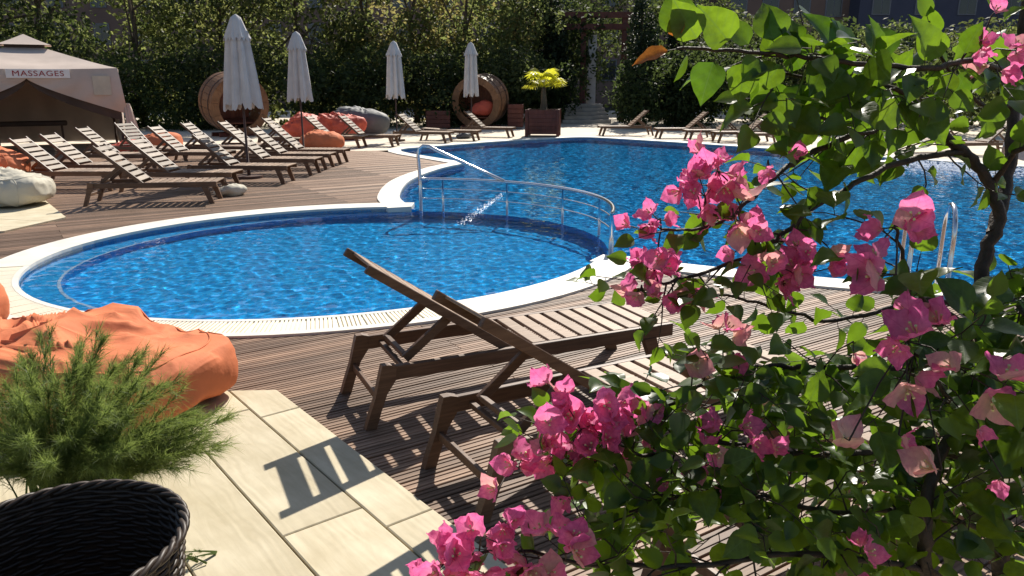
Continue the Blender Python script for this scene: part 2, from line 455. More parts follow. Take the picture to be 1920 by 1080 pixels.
# coping
def strip(inner, outer, z, zin, zout):
    n = len(inner); mb = MB()
    v = [(p.x, p.y, z) for p in inner]+[(p.x, p.y, z) for p in outer]+[(p.x, p.y, zin) for p in inner]+[(p.x, p.y, zout) for p in outer]
    f = []
    for i in range(n-1):
        f += [(i, i+1, n+i+1, n+i), (2*n+i, 2*n+i+1, i+1, i), (n+i, n+i+1, 3*n+i+1, 3*n+i)]
    f += [(0, n, 3*n, 2*n), (n-1, 3*n-1, 4*n-1, 2*n-1)]
    return mb.add(v, f)
GR0, GR1 = 30, 57                 # part of the paddling pool edge that is a slatted overflow channel
ku = kids_arc
kout = offset(ku, .42, False)
kmid = offset(ku, .07, False); 
main_o = main_s[::-1]             # J2 .. J1 counterclockwise
mout = offset(main_o, .36, False)
cop = empty('pool_coping'); tag(cop, kind='structure')
strip(ku[:GR0+1], kout[:GR0+1], .02, -.14, -.05).build('solid_edge', M['coping'], cop)
strip(ku[GR1:], kout[GR1:], .02, -.14, -.05).build('solid_edge', M['coping'], cop)
kin2 = offset(ku, .05, False); kou2 = offset(ku, .34, False)
strip(ku[GR0:GR1+1], kin2[GR0:GR1+1], .018, -.14, -.05).build('inner_lip', M['coping'], cop)
strip(kou2[GR0:GR1+1], kout[GR0:GR1+1], .018, -.05, -.05).build('outer_lip', M['coping'], cop)
strip(main_o, mout, .0215, -.14, -.05).build('solid_edge', M['coping'], cop)
mb = MB()
arc = dense(ku[GR0:GR1+1], .004)
L = 0; last = arc[0]; pos = []
for p, q in zip(arc, arc[1:]):
    L += (q-p).length
    if L > .029: pos.append((q, (q-p).normalized())); L = 0
for q, t in pos:
    nrm = Vector((t.y, -t.x)); c0 = q+nrm*.05; c1 = q+nrm*.34
    mb.bar((c0.x, c0.y, .006), (c1.x, c1.y, .006), .0215, .02, bev=0)
tag(mb.build('overflow_grate', M['grate'], cop), kind='stuff')
mb = MB(); mb.add([(p.x, p.y, .003) for p in kin2[GR0:GR1+1]]+[(p.x, p.y, .003) for p in kou2[GR0:GR1+1]], [(i, i+1, GR1-GR0+1+i+1, GR1-GR0+1+i) for i in range(GR1-GR0)])
mb.build('gutter', M['grate'], cop)

# ground
gs = 160
v, f = sheet([[Vector(p) for p in ((-gs, -30), (gs, -30), (gs, 260), (-gs, 260))], offset(union, .16)[::-1]], -.075)
o = MB().add(v, f).build('ground', M['soil']); tag(o, kind='structure')

# far paving, resting on the ground
DECK_FAR = [Vector(p) for p in ((-3.6, 21.95), (-18, 22.4), (-30, 45), (30, 45), (30, 9), (13.4, 9.5))]
pav = [Vector(p) for p in ((-3.9, 21.93), (-30, 22.6), (-45, 56), (45, 56), (45, 4), (11.5, 7.6))]
mo = offset(main_s[::-1], .2, False)   # J2 -> J1
i0 = min(range(len(mo)), key=lambda i: (mo[i]-Vector((9.9, 8.1))).length); i1 = min(range(len(mo)), key=lambda i: (mo[i]-Vector((-3.75, 22.0))).length)
pav_poly = pav + mo[i0:i1+1]
o = MB().add(*sheet([ccw(pav_poly)], -.004)).build('paving', M['paving']); tag(o, kind='structure')

# ---------------------------------------------------------------- stamped concrete slabs
EDIR = Vector((.622, -.783)); A0 = Vector((-1.41, 4.34)); NDIR = Vector((-.783, -.622))   # along the edge, and away from the deck
def sp(u, s): q = A0+EDIR*u+NDIR*s; return q
slab_near = [sp(0, 0), sp(6.5, 0), sp(6.5, 6), sp(-3.0, 6), sp(-1.6, 1.0) + Vector((-1.2, .9)), Vector((-2.6, 4.28))]
base = empty('terrace', (0, 0, 0)); tag(base, kind='structure')
def convex_clip(poly, a, nvec):   # keep the side where (p-a).n >= 0
    out = []
    for p, q in zip(poly, poly[1:]+poly[:1]):
        dp, dq = (p-a).dot(nvec), (q-a).dot(nvec)
        if dp >= 0: out.append(p)
        if dp*dq < 0: out.append(p+(q-p)*(dp/(dp-dq)))
    return out
rows = [0, .235, .60, .96, 1.34, 1.7, 2.1, 2.5, 2.9, 3.3]
clipn = (Vector((-2.6, 4.28))-A0); clipn = Vector((clipn.y, -clipn.x)); clipn.normalize()
if (sp(3, 1)-A0).dot(clipn) < 0: clipn = -clipn
breaks = {0: [.33, 1.72, 3.0, 4.4], 1: [.18, 1.52, 2.75, 4.1], 2: [.0, 2.2, 3.3, 4.6], 3: [-.3, .9, 2.1, 3.5], 4: [-.8, .5, 1.8, 3.0]}
for r in range(len(rows)-1):
    bs = [-3.5]+breaks.get(r, [-1.6+(r % 3)*.4, -.3, 1.0+(r % 2)*.3, 2.4, 3.8])+[5.6]
    for u0, u1 in zip(bs, bs[1:]):
        g = .004
        q = [sp(u0+g, rows[r]+g), sp(u1-g, rows[r]+g), sp(u1-g, rows[r+1]-g), sp(u0+g, rows[r+1]-g)]
        q = convex_clip(q, A0, clipn)
        if len(q) < 3: continue
        cen = sum(q, Vector((0, 0)))/len(q)
        if cen.x < -4.2 or cen.y < -1.2: continue
        ang = math.atan2(EDIR.y, EDIR.x); ca, sa = math.cos(-ang), math.sin(-ang)
        q2 = ccw([Vector(((p-cen).x*ca-(p-cen).y*sa, (p-cen).x*sa+(p-cen).y*ca)) for p in q])
        inn = offset(q2, -.005); nn = len(q2); ct = .026+rnd.uniform(-.0015, .0015)
        vv = [(p.x, p.y, -.05) for p in q2]+[(p.x, p.y, ct-.004) for p in q2]+[(p.x, p.y, ct) for p in inn]
        ff = [(i, (i+1) % nn, nn+(i+1) % nn, nn+i) for i in range(nn)]+[(nn+i, nn+(i+1) % nn, 2*nn+(i+1) % nn, 2*nn+i) for i in range(nn)]+[tuple(2*nn+i for i in range(nn))]
        o = MB().add(vv, ff).build('concrete_slab', M['stamp'], base); o.location = (cen.x, cen.y, 0); o.rotation_euler = (0, 0, ang)
bed = [sp(-.0, .01), sp(5.6, .01), sp(5.6, 3.29), sp(-2.2, 3.29), Vector((-2.6, 4.27))]
MB().add(*sheet([ccw(bed)], .012)).build('mortar_bed', M['soil'], base)
slab2 = [Vector((-6.17, 10.6)), Vector((-6.36, 9.55)), Vector((-12, 6.6)), Vector((-14.5, 9)), Vector((-8.2, 13.3))]
side = empty('side_terrace'); tag(side, kind='structure')
# three long slabs across the side terrace
for k in range(3):
    t0, t1 = k/3+.004, (k+1)/3-.004
    q = [slab2[0].lerp(slab2[1], t0), slab2[0].lerp(slab2[1], t1), slab2[4].lerp(slab2[2], t1) if k else slab2[4].lerp(slab2[2], t1), slab2[4].lerp(slab2[2], t0)]
    prism(q, -.05, .024).build('concrete_slab', M['stamp'], side)

# ---------------------------------------------------------------- deck
DA = R(33.5); DU = Vector((math.cos(DA), math.sin(DA))); DV = Vector((-math.sin(DA), math.cos(DA)))
BW, GAP = .107, .011
deck_poly = [Vector(p) for p in ((-3.75, 21.9), (-30, 22.55), (-30, 2), (-9, -3), (8, -3), (12, 4), (11.6, 7.4), (9, 6.9), (4, 7.6), (0, 12), (-1, 18))]
holes = [offset(union, .17), [sp(.03, .03), sp(5.55, .03), sp(5.55, 3.2), sp(-2.1, 3.2), Vector((-2.6, 4.24))], [Vector(p)+(sum(slab2, Vector((0, 0)))/5-Vector(p)).normalized()*.1 for p in slab2]]
def cuts(v, poly):
    xs = []
    for a, b in zip(poly, poly[1:]+poly[:1]):
        va, vb = a.dot(DV)-v, b.dot(DV)-v
        if (va > 0) != (vb > 0):
            t = va/(va-vb); xs.append((a+(b-a)*t).dot(DU))
    return sorted(xs)
def deck_profile(w_, grooves=2, d=.0045):
    pts = [(-w_/2, -.028), (-w_/2, -.003), (-w_/2+.003, 0)]
    pit = (w_-.012)/grooves
    for k in range(grooves):
        c_ = -w_/2+.006+pit*(k+.5); g = pit*.13
        pts += [(c_-g, 0), (c_-g*.6, -d), (c_+g*.6, -d), (c_+g, 0)]
    return pts+[(w_/2-.003, 0), (w_/2, -.003), (w_/2, -.028)]
prof = deck_profile(BW-GAP)
def board_geo(L, tilt=0):
    n = len(prof); v = [(0, y, z) for y, z in prof]+[(L, y, z) for y, z in prof]
    f = [(i+1, i, n+i, n+i+1) for i in range(n-1)]+[tuple(range(n))[::-1], tuple(range(n, 2*n))]
    return v, [q[::-1] if len(q) == 4 else q for q in f]
BL = 4.0
full_me = MB().add(*board_geo(BL-.006)).mesh('plank', M['plank'])
segs = []
vmin = min(p.dot(DV) for p in deck_poly); vmax = max(p.dot(DV) for p in deck_poly)
k = int(vmin/BW)
while k*BW < vmax:
    vv = k*BW+BW/2; xs = cuts(vv, deck_poly)
    iv = [(a, b) for a, b in zip(xs[::2], xs[1::2])]
    for h in holes:
        hx = cuts(vv, h)
        for a, b in zip(hx[::2], hx[1::2]):
            nv = []
            for s, e in iv:
                if b <= s or a >= e: nv.append((s, e)); continue
                if a > s: nv.append((s, a))
                if b < e: nv.append((b, e))
            iv = nv
    sh = 0.55+(2.0 if (k//2) % 2 else 0)
    for s, e in iv:
        j = math.floor((s-sh)/BL)
        x = s
        while x < e-.02:
            nx = min(e, sh+(j+1)*BL)
            if nx-x > .03: segs.append((x, nx, vv))
            x = nx; j += 1
    k += 1
deck = empty('deck'); tag(deck, kind='structure')
def seg_score(s):
    best = 0
    for t in (0, .25, .5, .75, 1):
        p = DU*(s[0]+(s[1]-s[0])*t)+DV*s[2]
        d = p.y*math.cos(PITCH)+CAM_H*math.sin(PITCH)
        if d < .5: continue
        px = 960+FPX*p.x/d; u = p.y*math.sin(PITCH)-CAM_H*math.cos(PITCH); py = 540-FPX*u/d
        if -40 < px < 1960 and py < 1130: best = max(best, (s[1]-s[0])/d/d)
    return best
segs = [(seg_score(s), s) for s in segs]; segs.sort(key=lambda t: -t[0])
stuff = MB()
for i, (sc_, (a, b, vv)) in enumerate(segs):
    p = DU*(a+.003)+DV*vv; dz = rnd.uniform(-.0015, .0015)
    if i < 300:
        if abs(b-a-BL) < 1e-4: me = full_me
        else: me = MB().add(*board_geo(b-a-.006)).mesh('plank', M['plank'])
        o = link('plank', me, deck); o.location = (p.x, p.y, dz); o.rotation_euler = (rnd.uniform(-.006, .006), 0, DA)
    else:
        vt, ft = board_geo(b-a-.006)
        if sc_ < .01 and p.y > 13:
            w2 = (BW-GAP)/2; vt = [(0, -w2, 0), (b-a-.006, -w2, 0), (b-a-.006, w2, 0), (0, w2, 0), (0, -w2, -.028), (b-a-.006, -w2, -.028), (b-a-.006, w2, -.028), (0, w2, -.028)]
            ft = [(0, 1, 2, 3), (0, 4, 5, 1), (3, 2, 6, 7), (0, 3, 7, 4), (1, 5, 6, 2)]
        stuff.add([(p.x+DU.x*x+DV.x*y, p.y+DU.y*x+DV.y*y, z+dz) for x, y, z in vt], ft)
o = stuff.build('far_planks', None, deck); tag(o, kind='stuff')
m, nt, pp = new_mat('deck_wood_far')
v = coord(nt, 'Object'); mp = v.node; mp.inputs['Rotation'].default_value = (0, 0, -DA); mp.vector_type = 'POINT'
mp2 = nt.nodes.new('ShaderNodeMapping'); mp2.inputs['Scale'].default_value = (.35, 1/BW*.93, 1); nt.links.new(v, mp2.inputs[0])
n1 = noise_tex(nt, mp2.outputs[0], 1.0, 5, .6); c = ramp(nt, n1, [(.25, (.18, .108, .069)), (.75, (.385, .252, .168))])
nt.links.new(c, pp.inputs['Base Color']); pp.inputs['Roughness'].default_value = .62; pp.inputs['Specular IOR Level'].default_value = .25
o.data.materials.clear(); o.data.materials.append(m)

# ---------------------------------------------------------------- sun loungers
WL = .6
def make_lounger(back_deg=41, L=1.86, mat='lounger', blen=.87, nback=8, smat='slat', bmat='slat'):
    Mw = M[mat]; pv = .76; z0 = .34
    root = empty('sun_lounger')
    # local x: 0 at the rear legs .. L at the foot; the root sits at the hinge
    def X(x): return x-pv
    for s in (-1, 1):
        y = s*(WL/2-.02)
        mb = MB().bar((X(.0), y, z0-.04), (X(L), y, z0-.04), .035, .08, bev=.004); mb.build('rail', Mw, root)
        # sabre legs: a profile extruded across
        def leg(prof_):
            b = MB(); t = .024; n = len(prof_)
            b.add([(X(px_), y+s*.002-t, pz) for px_, pz in prof_]+[(X(px_), y+s*.002+t, pz) for px_, pz in prof_],
                  [(i, (i+1) % n, n+(i+1) % n, n+i) for i in range(n)]+[tuple(range(n))[::-1], tuple(range(n, 2*n))])
            return b
        leg([(-.115, .0), (-.055, .0), (-.022, .10), (.012, .19), (.062, .262), (.07, z0+.002), (.03, z0+.014), (-.008, z0+.014), (-.02, z0-.03), (-.052, .18), (-.085, .09)]).build('leg', Mw, root)
        leg([(L-.22, z0-.075), (L-.13, z0-.075), (L-.05, 0), (L-.12, 0)]).build('leg', Mw, root)
        MB().box((X(L-.19), y+s*.018, z0-.012), (.13, .022, .03), None, .003).build('bracket', Mw, root)
    n = 9; pitch = (L-pv-.03-.09)/n
    for i in range(n):
        xx = pv+.02+pitch*(i+.5)
        MB().box((X(xx), 0, z0-.008), (pitch*.74, WL-.078, .018), None, .003).build('slat', M[smat], root)
    MB().box((X(L-.045), 0, z0-.008), (.09, WL-.0785, .02), None, .003).build('slat', M[smat], root)
    MB().bar((X(-.028), -(WL/2-.04), .16), (X(-.028), WL/2-.04, .16), .022, .045, bev=.003).build('stretcher', Mw, root)
    MB().bar((X(.14), -(WL/2-.04), z0-.05), (X(.14), WL/2-.04, z0-.05), .03, .03, bev=.003).build('stretcher', Mw, root)
    # backrest
    a = R(back_deg); bx = Vector((-math.cos(a), 0, math.sin(a))); bn = Vector((math.sin(a), 0, math.cos(a)))
    P0 = Vector((X(pv-.01), 0, z0-.015))
    def B(d, y, h): return P0+bx*d+bn*h+Vector((0, y, 0))
    yb = WL/2-.065
    for s in (-1, 1):
        MB().bar(B(-.02, s*yb, 0), B(blen, s*yb, 0), .032, .05, up=bn, bev=.004).build('back_rail', Mw, root)
    bp = (blen-.05)/nback
    for i in range(nback):
        c_ = B(.02+bp*(i+.5), 0, .0165)
        MB().box(c_, (bp*(.7 if nback == 7 else .78), 2*yb-.034, .016), Matrix((-bx, Vector((0, 1, 0)), bn)).transposed(), .003).build('back_slat', M[bmat], root)
    if back_deg > 8:
        for s in (-1, 1):
            yy = s*(yb-.045); top = B(.40, yy, -.015); bot = Vector((X(.15), yy, z0-.005))
            MB().bar(bot, top, .028, .05, up=(1, 0, 0), bev=.003).build('prop', Mw, root)
        MB().bar((X(.155), -yb+.06, z0+.01), (X(.155), yb-.06, z0+.01), .03, .03, bev=.003).build('prop_bar', Mw, root)
    return root
near_a = make_lounger(34.5, 1.88, 'lounger', .97)
far_a = make_lounger(41, 1.86, 'lounger', .86, 7, 'slat', 'lounger_pale')
def place(proto, first, x, y, deg, label, group):
    o = proto if first else copy_tree(proto)
    o.location = (x, y, 0); o.rotation_euler = (0, 0, R(deg)); tag(o, label, 'sun lounger', group)
    return o
def from_rear(x, y, deg):  # noqa        # rear-left leg foot (left seen from behind) -> hinge centre
    d = Vector((math.cos(R(deg)), math.sin(R(deg)))); nn = Vector((d.y, -d.x)); q = Vector((x, y))+d*(.76+.08)+nn*(WL/2-.02); return q.x, q.y
g1 = 'dark wooden sun loungers in the foreground row'
q = from_rear(-1.0, 4.36, 25); place(near_a, True, *q, 25, 'dark wooden lounger in front with slatted seat, next to the paddling pool edge', g1)
q = from_rear(-.40, 3.42, 29); place(near_a, False, *q, 29, 'dark wooden lounger second from the paddling pool, its foot behind the pink flowers', g1)
q = from_rear(.52, 2.52, 30); place(near_a, False, *q, 30, 'dark wooden lounger mostly hidden under the bougainvillea, third from the pool', g1)
g2 = 'slatted sun loungers across the far end of the deck'
far = [(-5.72,12.15,8,'lounger with bright backrest standing first at the corner nearest the paddling pool'),
 (-5.9,13.6,-1,'lounger second in the front row, white bag lying under its foot end'),
 (-5.25,14.75,-3,'lounger third in the front row, just before the tallest closed parasol'),
 (-5.08,16.15,-4,'lounger fourth in the front row, just past the tallest parasol pole'),
 (-5.05,17.3,-3,'lounger fifth in the front row of the far deck'),
 (-4.97,18.45,-4,'lounger sixth in front row, beside the second parasol and low orange bag'),
 (-8.0,13.75,0,'lounger at the far left beside the orange bean bag, in front of the tent'),
 (-8.15,14.9,0,'shaded lounger behind the leftmost one, below the massage tent opening'),
 (-8.75,17.2,0,'lounger standing in front of the dark opening of the massage tent'),
 (-8.95,19.1,-24,'lounger turned towards the pool beside the tied curtain of the tent'),
 (-7.45,17.75,-4,'brightest lounger of the second row, in front of the dark hedge'),
 (-7.4,19.4,-3,'lounger in second row whose back rises before the left wooden tub'),
 (-6.72,20.0,-3,'lounger in front of the left wooden tub, left of the parasol skirt'),
 (-6.3,22.2,-3,'lounger between the first two closed parasols, back row'),
 (-5.4,23.3,-10,'lounger behind the low orange bean bag by the second parasol'),
 (-4.5,23.75,-9,'lounger backed by the heap of coral bean bags'),
 (-3.0,25.4,-16,'lounger beside the third closed parasol at the pool corner'),
 (-1.0,28.0,-16,'lounger in front of the round tub with the red cushion')]
for i, (x, y, a, lb) in enumerate(far): place(far_a, i == 0, x, y, a, lb, g2)
flat = make_lounger(3, 1.86, 'lounger', .86)
place(flat, True, -2.15, 26.2, -14, 'lounger lying flat with lowered back between third and fourth parasols', g2)
g3 = 'shaded loungers on the far side of the pool'
shade = make_lounger(41, 1.86, 'lounger', .86)
sh = [(4.25,28.75,186,'lounger standing alone in shade right of the stone steps'),
 (6.05,27.3,184,'first of the shaded loungers on the far poolside, nearest the steps'),
 (6.85,26.3,184,'second shaded lounger from the steps on the far poolside'),
 (7.55,25.35,185,'third shaded lounger from the steps, behind the lowest green leaf'),
 (8.2,24.6,186,'fourth shaded lounger from the steps, half hidden by leaves'),
 (11.6,21.6,190,'lounger on far paving glimpsed through the bush branches'),
 (12.3,20.6,190,'lounger at the far right end of the pool glimpsed behind the bush trunk')]
for i, (x, y, a, lb) in enumerate(sh): place(shade, i == 0, x, y, a, lb, g3)

# ---------------------------------------------------------------- pool railing
rail = empty('pool_railing'); tag(rail, 'curved steel railing standing between the paddling and swimming pools', 'railing')
degs = [50.5, 44, 25, 4, -16, -38]
def rp(deg, z): q = kp(deg, .05); return Vector((q.x, q.y, z))
arcp = [rp(50.5+(-41.5-50.5)*i/40, .43) for i in range(41)]
MB().tube(arcp, .024, 10).build('handrail', M['steel'], rail, True)
for zz in (.14, .285):
    MB().tube([rp(50.5+(-41.5-50.5)*i/40, zz) for i in range(41)], .009, 6).build('wire', M['steel'], rail, True)
for d in [44, 24, 3, -17, -35]:
    MB().tube([rp(d, -.085), rp(d, .42)], .017, 10).build('post', M['steel'], rail, True)
MB().tube([rp(-41.5, -.085), rp(-41.5, .44)], .026, 10).build('post', M['steel'], rail, True)
MB().tube([rp(-38.5, -.085), rp(-38.5, .42)], .02, 10).build('post', M['steel'], rail, True)
p0 = rp(50.5, -.085); e = rp(25, .44); up = [p0, p0+Vector((0, 0, .5)), p0+Vector((-.02, 0, .86)), p0+Vector((0, -.01, .96)), p0+Vector((.06, -.02, 1.005)), p0+Vector((.16, -.05, 1.0)), p0+Vector((.28, -.09, .94))]
up += [up[-1].lerp(e, t) for t in (.33, .66, 1)]
MB().tube(up, .025, 10).build('stair_rail', M['steel'], rail, True)

lad = empty('pool_ladder'); tag(lad, 'steel pool ladder hoops behind the large pink bracts', 'pool ladder')
for k in (0, .33):
    b0 = Vector((3.45+k*.9, 6.55-k*.3, 0)); inn = Vector((.3, .85, 0)).normalized()
    pts = [b0+Vector((0, 0, -.03)), b0+Vector((0, 0, .5))]+[b0+inn*(.24-.24*math.cos(a))+Vector((0, 0, .55+.24*math.sin(a))) for a in [math.pi*i/8 for i in range(9)]]+[b0+inn*.48+Vector((0, 0, z)) for z in (.4, 0, -.5, -.9)]
    MB().tube(pts, .021, 10).build('hoop', M['steel'], lad, True)
for z in (-.25, -.5):
    a = Vector((3.45, 6.55, z))+Vector((.3, .85, 0)).normalized()*.48; MB().bar(a, a+Vector((.297, -.099, 0)), .06, .02).build('rung', M['steel'], lad)

# ---------------------------------------------------------------- closed parasols
def parasol(x, y, H, lean, label, seed, zbot=1.33, spread=.24):
    rr = random.Random(seed); root = empty('closed_parasol', (x, y, 0)); root.rotation_euler = (lean[1], lean[0], rr.uniform(0, 6))
    tag(root, label, 'parasol', 'closed white parasols on the deck')
    MB().tube([(0, 0, .05), (0, 0, H-.05)], .024, 10).build('pole', M['dark_pole'], root, True)
    b = MB(); b.tube([(0, 0, 0), (0, 0, .05), (0, 0, .055), (0, 0, .16)], [.27, .26, .035, .033], 24); b.build('base', M['dark_pole'], root)
    # pleated, hanging canopy
    na, nz = 96, 22; v = []; f = []
    lob = [rr.uniform(.8, 1.2) for _ in range(8)]
    for j in range(nz):
        t = j/(nz-1); z = H-.30-t*(H-.30-zbot)
        r0 = .20+(spread-.20)*t
        for i in range(na):
            an = 2*math.pi*i/na; fold = math.cos(8*an)*.5+.5; k = lob[int(i/na*8) % 8]
            r = r0*(.66+.36*fold**.7*k+.07*math.sin(13*an+seed+2*t)*t+.03*math.sin(29*an+seed))
            sag = .07*math.cos(8*an+.4)*t**3*lob[int(i/na*8) % 8] + .035*math.sin(24*an)*t**6
            v.append((r*math.cos(an+.5*t*math.sin(3*an)*.2), r*math.sin(an), z-sag+.02*math.sin(an+seed)*t))
    for j in range(nz-1):
        for i in range(na): f.append((j*na+i, (j+1)*na+i, (j+1)*na+(i+1) % na, j*na+(i+1) % na))
    MB().add(v, f).build('canopy', M['canvas'], root, True)
    v = []; f = []; nz = 9
    for j in range(nz):
        t = j/(nz-1); z = H-t*.46; r0 = .06+.175*t**.8 if j else .012
        for i in range(na):
            an = 2*math.pi*i/na; r = r0*(1+.10*t*math.cos(8*an)+.06*math.sin(19*an+seed)*t*t); v.append((r*math.cos(an), r*math.sin(an), z-.035*t**4*math.cos(16*an+seed)))
    for j in range(nz-1):
        for i in range(na): f.append((j*na+i, (j+1)*na+i, (j+1)*na+(i+1) % na, j*na+(i+1) % na))
    MB().add(v, f).build('vent_cap', M['canvas'], root, True)
    return root
parasol(-5.22, 15.42, 3.08, (0, 0), 'nearest closed white parasol, tallest in the photo, between lounger rows', 3, 1.38, .37)
parasol(-5.57, 20.95, 3.12, (0, 0), 'closed white parasol second from the massage tent, by low orange bag', 8, 1.42, .33)
parasol(-3.78, 25.86, 3.14, (0, 0), 'closed white parasol third from the massage tent, before bright foliage', 15, 1.40, .30)
parasol(-1.5, 29.4, 3.28, (0, 0), 'closed white parasol in front of the round tub with red cushion', 21, 1.42, .28)
t = parasol(4.18, 6.0, 3.0, (0, 0), 'closed beige parasol cut off at the right edge behind the bush', 33, 1.3, .36)

# ---------------------------------------------------------------- bean bags
def bag(name, loc, rz, size, m, label, cat='bean bag', group=None, seed=1, fold=.05, nu=96, nv=56, sq=2.6, slump=.35, ridges=True, flatend=0):
    sx, sy, sz = size; v = []; f = []
    def spow(c_, e): return math.copysign(abs(c_)**e, c_)
    for j in range(nv+1):
        ph = -math.pi/2+math.pi*j/nv
        for i in range(nu):
            th = 2*math.pi*i/nu; e = 2/sq
            x = spow(math.cos(ph), e)*spow(math.cos(th), e); y = spow(math.cos(ph), e)*spow(math.sin(th), e); z = spow(math.sin(ph), e*.9)
            h = 1-slump*max(0, -x)*1.0                     # slumps towards -x
            p = Vector((x*sx, y*sy*(1-.1*x), (z*.5+.5)*sz*h))
            q = p*3.2/max(sx, .5)+Vector((seed*7.3, 0, 0))
            wq = q+Vector((noise.noise(q*.9), noise.noise(q*.9+Vector((4, 4, 4))), 0))*.5; n1 = noise.noise(q*.6); n2 = 1-abs(noise.noise(wq*.75+Vector((3, 1, 5)))); n3 = 1-abs(noise.noise(Vector((wq.x*1.5+wq.z*.6, wq.y*.8, wq.z*.7))+Vector((9, 2, 1))))
            wgt = max(.25, min(1, .75-.75*x)) if ridges else .5
            d = fold*(n1*1.2 + wgt*(n2**4*.8+n3**4*1.15+(1-abs(noise.noise(wq*1.9+Vector((6, 6, 1)))))**7*.45-.9))
            nn = Vector((x/sx, y/sy, z/sz)).normalized()
            p = p+nn*d; p.z = max(p.z, 0.0)
            v.append(tuple(p))
    for j in range(nv):
        for i in range(nu): f.append((j*nu+i, j*nu+(i+1) % nu, (j+1)*nu+(i+1) % nu, (j+1)*nu+i))
    o = MB().add(v, f).build(name, m, None, True); o.location = loc; o.rotation_euler = (0, 0, rz); tag(o, label, cat, group)
    if cat == 'bean bag' and nu >= 90:
        for k in (int(nu*.875), int(nu*.125)):
            pts = [v[j*nu+k] for j in range(int(nv*.12), int(nv*.78), 2)]
            MB().tube(pts, .0065, 5, False).build('seam', m, o, True)
        j = int(nv*.74); MB().tube([v[j*nu+k] for k in range(0, nu, 2)], .0065, 5, False, True).build('seam', m, o, True)
    return o
bag('bean_bag', (-2.64, 4.22, .024), R(-14), (1.0, .52, .385), M['orange'], 'large crumpled orange bean bag in front, beside the paddling pool', seed=2, fold=.078, nu=220, nv=120, sq=4.6, slump=.12)
bag('bean_bag', (-4.15, 4.95, .0), R(20), (.62, .55, .62), M['orange'], 'orange bean bag cut off at the left edge beyond the feathery plant', seed=5, fold=.06, sq=2.6, nu=140, nv=80)
bag('bean_bag', (-7.72, 11.72, .024), R(-6), (.70, .52, .49), M['cream_bag'], 'cream white bean bag lying on the side terrace', seed=9, fold=.06, sq=3.0, slump=.1, nu=140, nv=70)
bag('bean_bag', (-8.95, 13.45, .0), R(8), (.52, .5, .74), M['orange'], 'orange bean bag behind the cream white one, left of the loungers', seed=12, fold=.05, sq=2.5)
bag('bean_bag', (-8.75, 12.6, .0), R(30), (.42, .42, .58), M['orange'], 'orange bean bag cut by the left edge, behind the cream bag', seed=14, fold=.05, sq=2.5)
bag('bean_bag', (-9.3, 20.6, .0), R(8), (.6, .5, .6), M['orange'], 'small orange bean bag seen between slats beside the tent', seed=16, fold=.05, sq=2.5, nu=64, nv=40)
bag('bean_bag', (-9.9, 20.2, .0), R(8), (.4, .4, .42), M['orange_dark'], 'small red bean bag at the foot of the tied tent curtain', seed=17, fold=.05, sq=2.5, nu=64, nv=40)
bag('bean_bag', (-5.2, 21.55, .0), R(-6), (.6, .42, .56), M['orange'], 'low orange bean bag at the foot of the second parasol', seed=18, fold=.04, sq=2.3, slump=.0, nu=80, nv=48)
bag('bean_bag', (-7.0, 26.3, .0), R(10), (.66, .5, .86), M['orange_dark'], 'coral bean bag at the left of the heap before the hedge', seed=20, fold=.06, sq=2.3, nu=80, nv=48)
bag('bean_bag', (-5.75, 26.6, .0), R(-4), (.85, .5, .82), M['orange_dark'], 'crumpled coral bean bag in the middle of the heap before the hedge', seed=22, fold=.1, sq=2.3, slump=-.1, nu=96, nv=60)
bag('bean_bag', (-5.3, 28.0, .0), R(-14), (1.0, .5, .95), M['grey_bag'], 'dark grey bean bag behind the coral heap', seed=25, fold=.05, sq=2.3, slump=-.3, nu=80, nv=48)
bag('white_bag', (-4.72, 12.95, .0), R(30), (.28, .16, .17), M['cream_bag'], 'small white bag lying on the deck under a lounger foot', 'bag', None, 27, .03, 48, 30, 2.3)
bag('towel', (-1.62, 27.0, .0), R(30), (.28, .16, .2), M['grey_bag'], 'small grey towel bundle lying under the flat lounger', 'towel', None, 28, .04, 40, 24, 2.3)

# ---------------------------------------------------------------- massage tent
tent = empty('massage_tent', (-13.47, 22.38, 0), R(29)); tag(tent, 'beige gazebo tent with tied curtains and a massages sign', 'gazebo')
hw, ez, pz = 2.12, 2.22, 2.76
def fabric(u0, u1, nu, nv, fn, m, name, parent, smooth=True):
    v = []; f = []
    for j in range(nv+1):
        for i in range(nu+1): v.append(tuple(fn(u0+(u1-u0)*i/nu, j/nv)))
    for j in range(nv):
        for i in range(nu): f.append((j*(nu+1)+i, j*(nu+1)+i+1, (j+1)*(nu+1)+i+1, (j+1)*(nu+1)+i))
    return MB().add(v, f).build(name, m, parent, smooth)
for k in range(4):                # four roof panels, each slightly sagging
    an = k*math.pi/2; ca, sa = math.cos(an), math.sin(an)
    def rf(u, t, ca=ca, sa=sa):
        s = 1-t*.78; x = u*hw*s; y = -hw*s; z = ez+(pz-ez)*(t**1.12)*.78/.78 - .05*(1-u*u)*math.sin(math.pi*t)*.8 - (.05*(1-u*u) if t < .01 else 0)
        return (x*ca-y*sa, x*sa+y*ca, z)
    fabric(-1, 1, 12, 8, rf, M['tent'], 'roof_panel', tent)
for k in range(4):
    an = k*math.pi/2; ca, sa = math.cos(an), math.sin(an)
    def cf(u, t, ca=ca, sa=sa):
        s = .3*(1-t); x = u*hw*s; y = -hw*s; z = pz+.08+.3*t**1.1; return (x*ca-y*sa, x*sa+y*ca, z)
    fabric(-1, 1, 6, 5, cf, M['tent'], 'cap_panel', tent)
    def vf(u, t, ca=ca, sa=sa):
        x = u*hw*.22; y = -hw*.22; z = pz-.05+.2*t; return (x*ca-y*sa, x*sa+y*ca, z)
    fabric(-1, 1, 2, 1, vf, M['net'], 'vent_net', tent)
